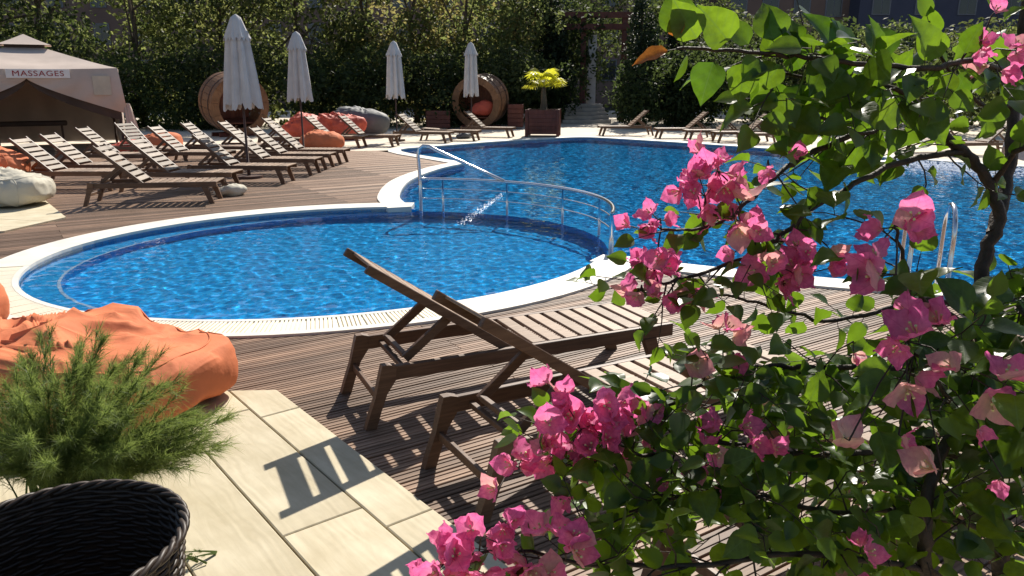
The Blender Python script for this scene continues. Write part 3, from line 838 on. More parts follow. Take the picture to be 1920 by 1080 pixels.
for sx in (-1, 1):
    for sy in (-1, 1): MB().tube([(sx*(hw-.06), sy*(hw-.06), 0), (sx*(hw-.06), sy*(hw-.06), ez)], .035, 8).build('post', M['dark_pole'], tent, True)
# front: two curtains swept from the middle to ties on the corner posts
for s in (-1, 1):
    def cu(u, t, s=s):            # u 0 middle .. 1 corner, t 0 top .. 1 hem
        top = Vector((s*u*hw, -hw-.02, ez-.045*(1-u*u)))
        hx = u; hem_z = ez-.28-(ez-1.28)*(hx**.8)*.98
        zz = top.z+(hem_z-top.z)*t; out = .10*math.sin(math.pi*t)*u
        wr = .02*math.sin(22*u+9*t)*t
        return (top.x+s*.12*t*u, top.y-out-wr-.02, zz)
    fabric(0, 1, 40, 16, cu, M['tent'], 'curtain', tent)
    def net(u, t, s=s):
        hem_z0 = ez-.28-(ez-1.28)*(u**.8)*.98; z0 = ez-.3-(ez-1.12)*(u**.62)*.98
        return (s*u*(hw-.02), -hw+.03+.01*math.sin(30*u), ez-.1+(min(z0, hem_z0-.03)-ez+.1)*t)
    fabric(0, 1, 30, 8, net, M['net'], 'net_curtain', tent)
    def tail(u, t, s=s):          # gathered below the tie
        a = u*2*math.pi; r = .05+.12*t**.6+.03*math.sin(7*a+3*t); return (s*(hw+.12)+r*math.cos(a)*.9+s*.12*t, -hw-.03+r*math.sin(a)*.6, 1.3-t*1.12)
    fabric(0, 1, 28, 12, tail, M['tent'], 'curtain_tail', tent)
for k in range(1, 4):
    an = k*math.pi/2; ca, sa = math.cos(an), math.sin(an)
    def wf(u, t, ca=ca, sa=sa):
        x = u*hw; y = -hw+.04*math.sin(18*u); z = ez-.02-t*(ez-.1); return (x*ca-y*sa, x*sa+y*ca, z)
    fabric(-1, 1, 60, 6, wf, M['tent'], 'wall_curtain', tent)
massage = empty('massage_table', (-13.7, 22.4, 0), R(29)); tag(massage, 'dark covered massage table inside the beige tent', 'massage table')
MB().box((0, 0, .72), (1.9, .7, .12), None, .03).build('table_top', M['net'], massage)
for sx in (-1, 1):
    for sy in (-1, 1): MB().bar((sx*.8, sy*.28, 0), (sx*.8, sy*.28, .66), .05, .05).build('leg', M['dark_pole'], massage)
sg = MB().box((.28, -hw-.10, ez-.155), (1.42, .012, .22), None, .002).build('sign', M['white'], tent)
fc = bpy.data.curves.new('lettering', 'FONT'); fc.body = 'MASSAGES'; fc.size = .245; fc.align_x = 'CENTER'; fc.align_y = 'CENTER'; fc.extrude = .003; fc.offset = 0; fc.space_character = 1.12
fo = bpy.data.objects.new('tmp', fc); col.objects.link(fo)
me = bpy.data.meshes.new_from_object(fo.evaluated_get(bpy.context.evaluated_depsgraph_get())); bpy.data.objects.remove(fo)
me.materials.clear(); me.materials.append(M['red_ink'])
lt = link('lettering', me, sg); lt.location = (.28, -hw-.1105, ez-.157); lt.rotation_euler = (math.pi/2, 0, 0); lt.scale = (.92, .78, 1)
MB().box((1.70, -hw-.13, ez-.45), (.42, .008, .5), None, .002).build('notice', M['cream_bag'], tent)

# ---------------------------------------------------------------- round wooden tubs
def tub(x, y, yaw, label, seed, tilt=8, Rr=1.04):
    rr = random.Random(seed); root = empty('round_tub', (x, y, 0), yaw); tag(root, label, 'round daybed', 'round wooden tub daybeds by the hedge')
    D = 1.15; rz = Rr+.1; tl = R(tilt)
    mt = Matrix.Translation((0, 0, rz)) @ Matrix.Rotation(tl, 4, 'X')
    n = 26
    def ring(mb, r0, r1, y0, y1, k0, k1, seg=3):
        v = []; f = []
        for i in range(seg+1):
            a = 2*math.pi*(k0+(k1-k0)*i/seg)/n
            for r, yy in ((r1, y0), (r1, y1), (r0, y1), (r0, y0)): v.append(mt @ Vector((r*math.sin(a), yy, r*math.cos(a))))
        for i in range(seg):
            for k in range(4): f.append((i*4+k, (i+1)*4+k, (i+1)*4+(k+1) % 4, i*4+(k+1) % 4))
        f += [(3, 2, 1, 0), tuple(seg*4+k for k in range(4))]
        return mb.add(v, f)
    for k in range(n):
        ring(MB(), Rr-.075, Rr+rr.uniform(-.004, .004), -D/2+.03, D/2, k+.02, k+.98, 2).build('stave', M['barrel'], root)
    for k in range(13):
        ring(MB(), Rr-.27, Rr+.012, -D/2-.03, -D/2+.028, 2*k+.02, 2*k+1.98, 4).build('rim_board', M['barrel'], root)
    for yy in (-.3, .3):
        ring(MB(), Rr+.006, Rr+.016, yy-.03, yy+.03, 0, n, 40).build('hoop', M['dark_pole'], root)
    nb = 11; wv_ = 2*(Rr-.08)/nb
    for k in range(nb):
        xx = -(Rr-.08)+wv_*(k+.5); h = math.sqrt(max(.02, (Rr-.085)**2-xx*xx))
        b = MB().box((xx, D/2-.06, 0), (wv_-.008, .03, 2*h), None, 0); b.v = [tuple(mt @ Vector(p)) for p in b.v]
        b.build('back_board', M['barrel_in'], root)
    b = MB().box((0, 0, -.62), (1.45, D-.16, .04), None, .004); b.v = [tuple(mt @ Vector(p)) for p in b.v]; b.build('seat', M['barrel_in'], root)
    for s in (-1, 1): MB().box((0, s*.33, .07), (1.5, .1, .14), None, .01).build('cradle', M['red_wood'], root)
    return root
tub(-9.95, 28.4, R(42), 'round wooden tub daybed behind the nearest parasol', 4)
tub(-1.3, 33.3, R(-20), 'round wooden tub daybed with red cushion behind the fourth parasol', 6)
o = bag('cushion', (-1.22, 33.0, .54), R(-10), (.5, .28, .62), M['orange_dark'], 'red cushion leaning inside the round wooden tub', 'cushion', None, 31, .03, 48, 30, 2.6)

# ---------------------------------------------------------------- palm in a planter box, crate, bin
bx_ = empty('planter_box', (1.12, 28.35, 0), R(-6)); tag(bx_, 'square red brown wooden planter box holding the yellow palm', 'planter')
S = .57
for k in range(4):
    an = k*math.pi/2
    for j in range(6):
        mt = Matrix.Rotation(an, 4, 'Z'); b = MB().box((0, -S+.02, .16+.14*j), (2*S-.12, .03, .135), None, .004); b.v = [tuple(mt @ Vector(p)) for p in b.v]; b.build('panel_board', M['red_wood'], bx_)
    MB().box((S*(1 if k in (0, 1) else -1)-(.02 if k in (0, 1) else -.02), S*(1 if k in (1, 2) else -1)-(.02 if k in (1, 2) else -.02), .47), (.11, .11, .94), None, .006).build('corner_post', M['red_wood'], bx_)
MB().box((0, 0, .80), (2*S-.1, 2*S-.1, .1), None, 0).build('soil', M['soil'], bx_)
palm = empty('fan_palm', (1.12, 28.35, .85)); tag(palm, 'small bright yellow green fan palm in the wooden planter box', 'palm')
MB().tube([(0, 0, 0), (.02, 0, .3), (0, .02, .62), (.02, 0, .85)], [.14, .12, .1, .07], 10).build('trunk', M['bark'], palm, True)
for k in range(22):
    az = k*2.4+rnd.uniform(-.3, .3); el = rnd.uniform(.0, 1.15); L = rnd.uniform(.35, .6)
    d = Vector((math.cos(az)*math.cos(el), math.sin(az)*math.cos(el), math.sin(el))); c0 = Vector((.02, 0, .85)); c1 = c0+d*L
    b = MB().tube([c0, c1], .012, 4, False); side_ = d.cross(Vector((0, 0, 1))).normalized(); nup = side_.cross(d)
    for j in range(17):
        a = R(-105+210*j/16); dd = d*math.cos(a)+side_*math.sin(a); ll = rnd.uniform(.34, .44); tip = c1+dd*ll+Vector((0, 0, -.10))-nup*.03; mid = c1+dd*ll*.55+nup*.02; wd = dd.cross(nup).normalized()*.026
        b.add([c1, mid-wd, tip, mid+wd], [(0, 1, 2, 3)])
    b.build('frond', M['palm'], palm)
def crate(x, y, w_, h_, rz, label, name='wooden_crate', cat='planter'):
    root = empty(name, (x, y, 0), rz); tag(root, label, cat)
    nb = max(3, int(h_/.18))
    for k in range(4):
        mt = Matrix.Rotation(k*math.pi/2, 4, 'Z')
        for j in range(nb):
            b = MB().box((0, -w_/2, .06+(h_-.06)*(j+.5)/nb), (w_-.02, .03, (h_-.06)/nb-.012), None, .004); b.v = [tuple(mt @ Vector(p)) for p in b.v]; b.build('board', M['red_wood'], root)
    MB().box((0, 0, h_*.9), (w_-.06, w_-.06, .05), None, 0).build('soil', M['soil'], root)
crate(-3.1, 33.0, .95, .75, R(8), 'dark red slatted crate in the shade left of the round tub')
crate(.15, 33.2, .6, 1.0, R(-5), 'brown slatted litter bin between the round tub and the palm box', 'litter_bin', 'bin')

# ---------------------------------------------------------------- steps and portal
st = empty('stone_steps', (3.55, 37.5, 0)); tag(st, 'pale stone steps rising to the red portal in the shade', 'steps')
for k in range(5):
    MB().box((0, .38*k+.75, .085+.17*k), (2.3-.12*k, 1.5+.02*k, .168), None, .012).build('step', M['stone_step'], st)
po = empty('garden_portal', (3.4, 40.4, 0)); tag(po, 'dark red wooden portal frame above the stone steps', 'portal')
for x in (-.95, .15, 2.2): MB().box((x, 0, 2.6), (.26, .26, 5.2), None, .01).build('post', M['red_wood'], po)
for z in (4.55, 5.1): MB().box((.2, -.16, z), (5.0, .12, .28), None, .01).build('beam', M['red_wood'], po)
MB().box((.65, .5, 2.5), (.42, .42, 3.4), None, .02).build('column', M['canvas'], po)

# ---------------------------------------------------------------- buildings behind the trees, heights raised to keep low sky out of reflections
def building(name, x0, x1, y, h, m, label, nw, storeys, zfirst=3.0, wsize=(1.2, 1.6), pitch=None):
    root = empty(name, ((x0+x1)/2, y, 0)); tag(root, label, 'building'); wd = x1-x0
    MB().box((0, 5, h/2), (wd, 10, h), None, 0).build('wall', m, root)
    MB().box((0, 5, h+.15), (wd+.6, 10.6, .3), None, .02).build('roof', M['frame'], root)
    for s in range(storeys):
        for k in range(nw):
            x = -wd/2+wd*(k+.5)/nw; z = zfirst+3.1*s
            fr = MB().box((x, -.03, z), (wsize[0]+.2, .1, wsize[1]+.2), None, .01).build('window', M['frame'], root)
            MB().box((x-wsize[0]/4-.01, -.085, z), (wsize[0]/2-.04, .02, wsize[1]), None, 0).build('pane', M['window'], fr)
            MB().box((x+wsize[0]/4+.01, -.085, z), (wsize[0]/2-.04, .02, wsize[1]), None, 0).build('pane', M['window'], fr)
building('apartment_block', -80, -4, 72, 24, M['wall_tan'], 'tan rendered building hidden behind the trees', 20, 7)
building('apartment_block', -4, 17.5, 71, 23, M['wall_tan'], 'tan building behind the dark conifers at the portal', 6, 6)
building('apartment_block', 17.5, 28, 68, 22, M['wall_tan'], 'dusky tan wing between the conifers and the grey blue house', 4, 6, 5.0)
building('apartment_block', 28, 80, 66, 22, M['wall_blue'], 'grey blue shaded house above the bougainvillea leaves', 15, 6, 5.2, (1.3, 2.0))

# ---------------------------------------------------------------- trees and hedge
def crown_mesh(name, blobs, n, ls, m, seed, flat=.35, drop=0):
    rs = np.random.RandomState(seed); B = np.array(blobs, float)      # x,y,z,rx,rz
    wts = B[:, 3]**2*B[:, 4]; wts /= wts.sum(); pick = rs.choice(len(B), n, p=wts)
    d = rs.normal(size=(n, 3)); d /= np.linalg.norm(d, axis=1)[:, None]
    rad = rs.uniform(.35, 1.06, n)**.55
    c = B[pick, :3]+d*np.c_[B[pick, 3], B[pick, 3], B[pick, 4]]*rad[:, None]
    c[:, 2] = np.maximum(c[:, 2], .1)
    nrm = d*.5+rs.normal(size=(n, 3))*.6+np.array([0, 0, flat]); nrm /= np.linalg.norm(nrm, axis=1)[:, None]
    t = np.cross(nrm, rs.normal(size=(n, 3))); t /= np.linalg.norm(t, axis=1)[:, None]; b = np.cross(nrm, t)
    s = ls*rs.uniform(.6, 1.4, n)[:, None]
    V = np.stack([c-t*s, c+b*s*.5+nrm*s*.12, c+t*s, c-b*s*.5+nrm*s*.12], 1).reshape(-1, 3)
    F = np.arange(4*n).reshape(n, 4)
    return np_mesh(name, V, F, m)
def tree(x, y, h, w_, mats, label, seed, n=5200, ls=.11, low=.5, name='leafy_tree', cat='tree', nb=26, trunk=True, group='trees behind the pool'):
    rr = random.Random(seed); root = empty(name, (x, y, 0)); tag(root, label, cat, group)
    blobs = []
    for i in range(nb):
        z = low+(h-low)*rr.random()**.9; t = (z-low)/(h-low); env = w_*(.72+.5*math.sin(math.pi*min(1, t*.85+.1)))*.5
        a = rr.uniform(0, 6.28); r = env*math.sqrt(rr.random())
        s = rr.uniform(.16, .34)*w_; blobs.append((r*math.cos(a), r*math.sin(a)*.8, z, s, s*.75))
    if trunk:
        pts = [(0, 0, 0), (rr.uniform(-.1, .1), 0, h*.25), (rr.uniform(-.25, .25), 0, h*.55), (rr.uniform(-.3, .3), 0, h*.85)]
        MB().tube(pts, [.16, .13, .09, .03], 8).build('trunk', M['bark'], root, True)
        for i in range(6):
            b = rr.choice(blobs); z0 = h*rr.uniform(.2, .6)
            MB().tube([(0, 0, z0), (b[0]*.5, b[1]*.5, (z0+b[2])/2+.1), (b[0], b[1], b[2])], [.06, .04, .015], 6).build('limb', M['bark'], root, True)
    for i, (mm, fr) in enumerate(mats):
        link('crown', crown_mesh('crown', blobs, int(n*fr), ls, M[mm], seed*13+i), root)
    return root
def conifer(x, y, h, w_, label, seed, n=7000):
    rr = random.Random(seed); root = empty('conifer', (x, y, 0)); tag(root, label, 'conifer', 'dark conifers beside the portal')
    blobs = []
    for i in range(44):
        t = (i+.5)/44; z = .3+t*(h-.3); e = w_/2*(1-t**1.6)*(.9 if t > .08 else .7)+.08
        for k in range(3):
            a = rr.uniform(0, 6.28); blobs.append((e*.6*math.cos(a), e*.6*math.sin(a), z, e*.55, .35))
    MB().tube([(0, 0, 0), (0, 0, h*.9)], [.12, .03], 8).build('trunk', M['bark'], root, True)
    link('crown', crown_mesh('crown', blobs, n, .09, M['conifer'], seed, -.5), root); return root
DK, MD, OL = 'tree_dark', 'tree_mid', 'tree_olive'
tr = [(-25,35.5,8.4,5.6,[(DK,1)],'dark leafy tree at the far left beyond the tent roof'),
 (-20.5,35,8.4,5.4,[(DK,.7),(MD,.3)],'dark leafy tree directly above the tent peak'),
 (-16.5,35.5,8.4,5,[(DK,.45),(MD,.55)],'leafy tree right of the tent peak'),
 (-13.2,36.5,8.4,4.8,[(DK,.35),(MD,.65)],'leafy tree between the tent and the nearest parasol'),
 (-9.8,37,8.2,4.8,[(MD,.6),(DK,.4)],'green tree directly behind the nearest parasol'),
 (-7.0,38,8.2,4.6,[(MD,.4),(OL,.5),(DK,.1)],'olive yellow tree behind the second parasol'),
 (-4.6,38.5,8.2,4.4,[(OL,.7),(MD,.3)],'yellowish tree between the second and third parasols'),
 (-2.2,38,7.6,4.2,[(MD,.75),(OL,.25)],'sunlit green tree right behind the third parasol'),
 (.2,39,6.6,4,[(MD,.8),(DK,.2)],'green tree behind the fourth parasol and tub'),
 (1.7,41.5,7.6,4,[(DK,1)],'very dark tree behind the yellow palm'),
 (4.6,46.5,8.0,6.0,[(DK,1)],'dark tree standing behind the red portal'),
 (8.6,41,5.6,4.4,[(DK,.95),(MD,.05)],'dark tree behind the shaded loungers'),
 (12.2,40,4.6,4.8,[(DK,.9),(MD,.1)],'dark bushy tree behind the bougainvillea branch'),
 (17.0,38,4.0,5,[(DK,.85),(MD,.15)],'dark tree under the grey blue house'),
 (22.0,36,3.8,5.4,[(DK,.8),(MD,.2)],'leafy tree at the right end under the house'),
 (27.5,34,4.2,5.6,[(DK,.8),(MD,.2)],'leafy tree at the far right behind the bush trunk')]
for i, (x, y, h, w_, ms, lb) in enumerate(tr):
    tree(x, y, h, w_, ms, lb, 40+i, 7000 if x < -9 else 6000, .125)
sh_ = [(-22,32.2,3.2,'dark shrub behind the left side of the tent'),(-18.3,32.4,3.2,'dark shrub behind the middle of the tent'),(-14.8,32.8,3.0,'dark shrub behind the tied tent curtain'),(-11.8,33.4,2.8,'dark shrub left of the left round tub'),
 (-8.2,33.6,2.8,'dark shrub right of the left round tub'),(-5.6,34.6,2.8,'dark shrub behind the coral bean bags'),(-3.4,35.2,2.9,'dark shrub behind the slatted crate'),(-.9,36,2.8,'dark shrub behind the right round tub'),(.9,37.5,2.2,'dark shrub behind the yellow palm'),
 (6.9,34.2,3.0,'tall dark shrub behind the first shaded loungers'),(9.0,33.4,3.0,'tall dark shrub behind the middle shaded loungers'),(11.4,33,3.0,'tall dark shrub behind the fourth shaded lounger'),(14.0,32.4,2.8,'dark shrub right of the shaded loungers'),(17.2,29.5,3.0,'dark shrub behind the bougainvillea trunk')]
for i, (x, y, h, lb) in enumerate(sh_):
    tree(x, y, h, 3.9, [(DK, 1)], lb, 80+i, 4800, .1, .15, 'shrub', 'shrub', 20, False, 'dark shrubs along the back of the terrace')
conifer(5.75, 36.0, 6.3, 2.4, 'tall dark conifer standing right of the stone steps', 3)
conifer(1.9, 39.5, 7.0, 2.6, 'tall dark conifer left of the red portal', 5)
conifer(7.7, 37.2, 6.0, 2.2, 'dark conifer behind the tall one at the steps', 9)

# ---------------------------------------------------------------- splashing water, and a sun glint trail built from white drops
mb = MB()
def drop(p, s):
    q = [Vector((s, 0, 0)), Vector((0, s*.8, 0)), Vector((-s, 0, 0)), Vector((0, -s*.8, 0)), Vector((0, 0, s*.5))]
    mb.add([p+k for k in q], [(0, 1, 4), (1, 2, 4), (2, 3, 4), (3, 0, 4)])
a, b = Vector((-.14, 13.6, WZ+.004)), Vector((-.7, 10.45, WZ+.004))  # ends of the sun glint streak, modelled as white drops
for i in range(150):
    t = rnd.random()**.8; p = a.lerp(b, t)+Vector((rnd.gauss(0, .02+.03*t), rnd.gauss(0, .03), rnd.random()*.01)); drop(p, rnd.uniform(.006, .02))
for i in range(1500):
    p = Vector((rnd.gauss(10.2, .8), rnd.gauss(17.7, 1.0), WZ+.006+rnd.random()*.05)); drop(p, rnd.uniform(.015, .05))
tag(mb.build('glint_and_splash', M['foam_glint']), 'white glint trail and splashes on the pool water', 'splash', kind='stuff')

# ---------------------------------------------------------------- dark wicker basket
wk = empty('wicker_basket', (-1.29, 1.93, .03)); tag(wk, 'round dark wicker basket with a braided rim, bottom left corner', 'basket')
RB, HB = .335, .51
strands = MB(); nst = 34
for j in range(37):
    z = .03+j*(HB-.045)/36; rr_ = RB*(.78+.2*(z/HB)**.8)
    pts = []
    for i in range(136):
        an = 2*math.pi*i/136; rr2 = rr_+.006*math.cos(an*nst/2+math.pi*(j % 2)); pts.append((rr2*math.cos(an), rr2*math.sin(an), z+.003*math.sin(an*nst/2*.5+j)))
    strands.tube(pts, .0078, 5, False, True)
tag(strands.build('woven_strands', M['wicker'], wk, True), kind='stuff')
for i in range(nst):
    an = 2*math.pi*(i+.5)/nst
    MB().tube([(RB*k*math.cos(an), RB*k*math.sin(an), z) for k, z in ((.78, .01), (.9, HB*.4), (.985, HB))], .006, 5).build('stake', M['wicker'], wk, True)
for k in range(3):
    pts = []
    for i in range(180):
        an = 2*math.pi*i/180; q = an*14+k*2.094; r = RB+.002+.0085*math.cos(q); pts.append((r*math.cos(an), r*math.sin(an), HB+.004+.0085*math.sin(q)))
    MB().tube(pts, .0085, 6, False, True).build('rim_braid', M['wicker'], wk, True)
MB().add(*sheet([[Vector((RB*.78*math.cos(2*math.pi*i/40), RB*.78*math.sin(2*math.pi*i/40))) for i in range(40)]], .015)).build('basket_floor', M['wicker'], wk)
v = [(RB*k*math.cos(2*math.pi*i/48), RB*k*math.sin(2*math.pi*i/48), z) for k, z in ((.79, .02), (.985, HB)) for i in range(48)]
MB().add(v, [(i, (i+1) % 48, 48+(i+1) % 48, 48+i) for i in range(48)]).build('lining', M['wicker'], wk, True)

# ---------------------------------------------------------------- feathery green plant
def feathery(name, loc, label, cat, plumes, seed, nl=.045, dens=260):
    rs = np.random.RandomState(seed); root = empty(name, loc); tag(root, label, cat)
    stems = MB(); Vs = []
    for (tip, bend, spread) in plumes:
        tip = Vector(tip); base_ = Vector((rs.uniform(-.12, .12), rs.uniform(-.1, .1), 0))
        ctrl = base_.lerp(tip, .5)+Vector((0, 0, bend))
        pts = [base_*(1-t)**2+ctrl*2*t*(1-t)+tip*t*t for t in [i/10 for i in range(11)]]
        stems.tube(pts, [.005*(1-i/12) for i in range(11)], 4, False)
        for s in range(int(dens/12)):
            t = rs.uniform(.22, 1)**.8; i = min(9, int(t*10)); p = pts[i].lerp(pts[i+1], t*10-i); d = (pts[i+1]-pts[i]).normalized()
            sd = Vector(rs.normal(size=3)); br_ = (d*1.3+sd*.55*(1.15-t*.6)+Vector((0, 0, .25))).normalized(); L = spread*rs.uniform(.4, 1)*(1.2-.7*t)
            e_ = p+br_*L
            stems.tube([p, e_], .0012, 3, False)
            for k in range(14):
                u = rs.uniform(.1, 1); c = p.lerp(e_, u); dd = (br_+Vector(rs.normal(size=3))*.45).normalized()
                ww = dd.cross(Vector(rs.normal(size=3))).normalized()*.0008; ll = nl*rs.uniform(.5, 1.2)
                q = c+dd*ll+Vector((0, 0, -.25*ll)) 
                Vs += [c-ww, c+ww, q]
    V = np.array([tuple(p) for p in Vs]); F = np.arange(len(V)).reshape(-1, 3)
    stems.build('stem', M['feather'], root); o = link('foliage', np_mesh('foliage', V, F, M['feather']), root); o['kind'] = 'stuff'
    return root
pl = []
bx0 = Vector((-1.95, 3.0, .02))
for (px, py, dz) in [(40,690,.62),(95,650,.66),(150,690,.62),(170,650,.68),(230,700,.6),(285,690,.58),(330,745,.52),(380,820,.4),(410,800,.42),(395,850,.34),(350,870,.3),(300,900,.25),(20,760,.6),(90,740,.6),(180,760,.58),(250,780,.5),(310,800,.44),(60,820,.5),(140,830,.48),(210,850,.42),(270,850,.38),(350,790,.46),(-40,700,.62),(-90,760,.6),(10,850,.45),(-60,820,.5),(120,700,.64),(200,720,.6),(60,720,.62),(260,730,.56),(-20,900,.35),(100,890,.4),(180,890,.36),(240,900,.3),(320,850,.36)]:
    for rep in range(4):
        p = G(px+rnd.uniform(-30, 30), py-14+rnd.uniform(-26, 26), dz+rnd.uniform(-.04, .04)+.02)
        pl.append((p-bx0, rnd.uniform(.05, .16), rnd.uniform(.10, .17)))
feathery('feathery_shrub', bx0, 'soft feathery green shrub in front of the large orange bean bag', 'shrub', pl, 5, .072, 470)
gt = G(345, 1062, .03); feathery('grass_tuft', gt, 'tiny green tuft growing on the slab beside the basket', 'grass tuft', [((rnd.uniform(-.03, .03), rnd.uniform(-.03, .03), rnd.uniform(.03, .06)), .01, .02) for _ in range(8)], 8, .02, 60)

# ---------------------------------------------------------------- bougainvillea
bush_o = Vector((.95, 1.05, .03))
bush = empty('bougainvillea', bush_o); tag(bush, 'pink flowering bougainvillea bush spreading over the right foreground', 'bougainvillea')
def leaf_mesh(name, m, ns=8, wid=.38, fold=.16, curl=.18, wav=.02, tipp=1.0, seed=0, ruf=0):
    rr = random.Random(seed); v = []; f = []
    for i in range(ns+1):
        t = i/ns; hw_ = wid*(math.sin(math.pi*min(1, t**.72))**.85)*(1-.18*t) if 0 < i < ns else 0
        if i == ns-1: hw_ *= .72*tipp
        z = -curl*t*t
        for s in (-1, -.5, 0, .5, 1):
            v.append((t, s*hw_, z+abs(s)*hw_*fold*2*(1-.3*abs(s))+wav*math.sin(5*t*math.pi+s*2+seed)*abs(s)+ruf*math.sin(17*t+s*5+seed*2)*(.3+abs(s))))
    for i in range(ns):
        for k in range(4): f.append((i*5+k, (i+1)*5+k, (i+1)*5+k+1, i*5+k+1))
    me = MB().add(v, f).mesh(name, m, True); return me
leaf_me = [leaf_mesh('leaf', M['leaf'], 8, .38+.03*k, .1+.08*k, .05+.12*k, .012*k, 1, k) for k in range(4)]
old_me = leaf_mesh('leaf', M['leaf_old'], 8, .3, .2, .3, .03, 1, 9)
bract_me = [leaf_mesh('bract', M['bract'], 9, .47+.04*k, .10+.04*k, -.12-.12*k, .055, 1.05, 20+k, .022) for k in range(3)]
bract_pl = [leaf_mesh('bract', M['bract_pale'], 7, .48+.04*k, .10+.04*k, -.12-.12*k, .055, 1.05, 30+k, .022) for k in range(2)]
sm = MB()
for k in range(3):
    a = k*2.1+1.05; sm.tube([(.002*math.cos(a), .002*math.sin(a), 0), (.004*math.cos(a), .004*math.sin(a), .008), (.005*math.cos(a), .005*math.sin(a), .014)], [.0008, .0008, .0017], 5)
floret_me = sm.mesh('floret', M['stamen'])
def frame(d, n_):
    d = d.normalized(); n_ = n_-d*n_.dot(d)
    if n_.length < 1e-4: n_ = d.orthogonal()
    n_.normalize(); return Matrix((d, n_.cross(d), n_)).transposed().to_4x4()
br = random.Random(99)
branches = []   # (points, r0, r1)
def catmull(P, n=6):
    out = []
    for i in range(len(P)-1):
        a, b, c_, d = P[max(i-1, 0)], P[i], P[i+1], P[min(i+2, len(P)-1)]
        for k in range(n):
            t = k/n; out.append(.5*((2*b)+(c_-a)*t+(2*a-5*b+4*c_-d)*t*t+(3*b-a-3*c_+d)*t**3))
    return out+[P[-1]]
def branch(pts, r0, r1, name='branch', wig=.0016):
    P = catmull([W(*p) if not isinstance(p, Vector) else p for p in pts]); n = len(P)
    P = [p+Vector((br.gauss(0, wig), br.gauss(0, wig), br.gauss(0, wig))) if 0 < i < n-1 else p for i, p in enumerate(P)]
    b = MB().tube([p-bush_o for p in P], [r0+(r1-r0)*i/(n-1) for i in range(n)], 7); b.build(name, M['twig'], bush, True)
    return P
B = {}
B['trunk'] = branch([bush_o, (1880,1150,1.42), (1862,900,1.4), (1850,700,1.4), (1838,580,1.4), (1850,470,1.4), (1872,410,1.4), (1850,335,1.4), (1805,285,1.39), (1752,240,1.36), (1700,212,1.32)], .0175, .007, 'trunk')
B['t2'] = branch([(1862,440,1.4), (1890,330,1.44), (1900,200,1.46), (1912,90,1.46), (1930,-40,1.46)], .013, .008)
B['t3'] = branch([bush_o+Vector((.05, -.05, 0)), (1760,1180,1.25), (1735,1000,1.2), (1745,900,1.22), (1790,800,1.3), (1846,690,1.4)], .012, .008)
B['top'] = branch([(1905,150,1.44), (1830,112,1.28), (1745,128,1.2), (1600,120,1.15), (1490,104,1.12), (1385,97,1.1), (1268,92,1.08)], .0055, .0022)
B['top2'] = branch([(1752,240,1.36), (1690,170,1.28), (1610,160,1.22), (1530,150,1.2), (1430,130,1.15)], .005, .002)
B['top3'] = branch([(1700,212,1.32), (1620,250,1.28), (1540,225,1.22), (1470,215,1.2)], .004, .002)
B['top4'] = branch([(1900,200,1.46), (1830,190,1.4), (1760,100,1.3), (1742,40,1.26)], .004, .002)
B['mid'] = branch([(1805,285,1.39), (1700,300,1.34), (1600,345,1.3), (1520,395,1.26), (1440,460,1.24), (1350,500,1.22), (1270,525,1.2), (1205,545,1.2)], .006, .002)
B['mid2'] = branch([(1600,250,1.27), (1500,300,1.25), (1440,340,1.22), (1390,390,1.2), (1330,425,1.2), (1240,430,1.18)], .005, .002)
B['mid3'] = branch([(1860,350,1.4), (1900,290,1.36), (1935,270,1.3)], .006, .004)
B['arch'] = branch([(1840,600,1.4), (1740,560,1.36), (1640,585,1.34), (1540,600,1.32), (1450,575,1.3), (1360,555,1.28), (1270,560,1.26)], .005, .0018)
B['low1'] = branch([(1850,760,1.4), (1750,700,1.34), (1620,690,1.3), (1500,690,1.28), (1400,690,1.26), (1320,720,1.24), (1250,760,1.22), (1150,800,1.2), (1060,790,1.2)], .006, .002)
B['low2'] = branch([(1862,880,1.4), (1740,840,1.3), (1600,850,1.24), (1480,850,1.22), (1350,830,1.2), (1240,850,1.2), (1130,860,1.18), (960,890,1.18)], .006, .002)
B['low3'] = branch([(1872,1000,1.4), (1700,960,1.28), (1560,960,1.22), (1420,930,1.18), (1290,930,1.16), (1180,960,1.14)], .006, .002)
B['low4'] = branch([(1880,1120,1.42), (1700,1060,1.2), (1500,1040,1.14), (1300,1060,1.1), (1120,1060,1.1), (940,1030,1.08), (850,1060,1.06)], .006, .002)
B['low5'] = branch([(1868,690,1.48), (1660,655,1.55), (1490,715,1.5), (1300,765,1.42)], .005, .002)  # this and the next branch are added behind to shade the front leaves
B['low6'] = branch([(1875,890,1.5), (1620,880,1.6), (1410,905,1.52), (1200,920,1.42)], .005, .002)
B['r1'] = branch([(1850,540,1.4), (1890,560,1.3), (1930,600,1.2)], .005, .003)
B['r2'] = branch([(1850,640,1.4), (1800,600,1.25), (1730,560,1.15), (1690,470,1.1), (1680,420,1.08)], .005, .002)
B['r3'] = branch([(1855,760,1.4), (1890,800,1.3), (1925,820,1.2)], .005, .003)
B['r4'] = branch([(1850,820,1.4), (1790,760,1.2), (1740,690,1.12), (1700,640,1.08)], .005, .002)
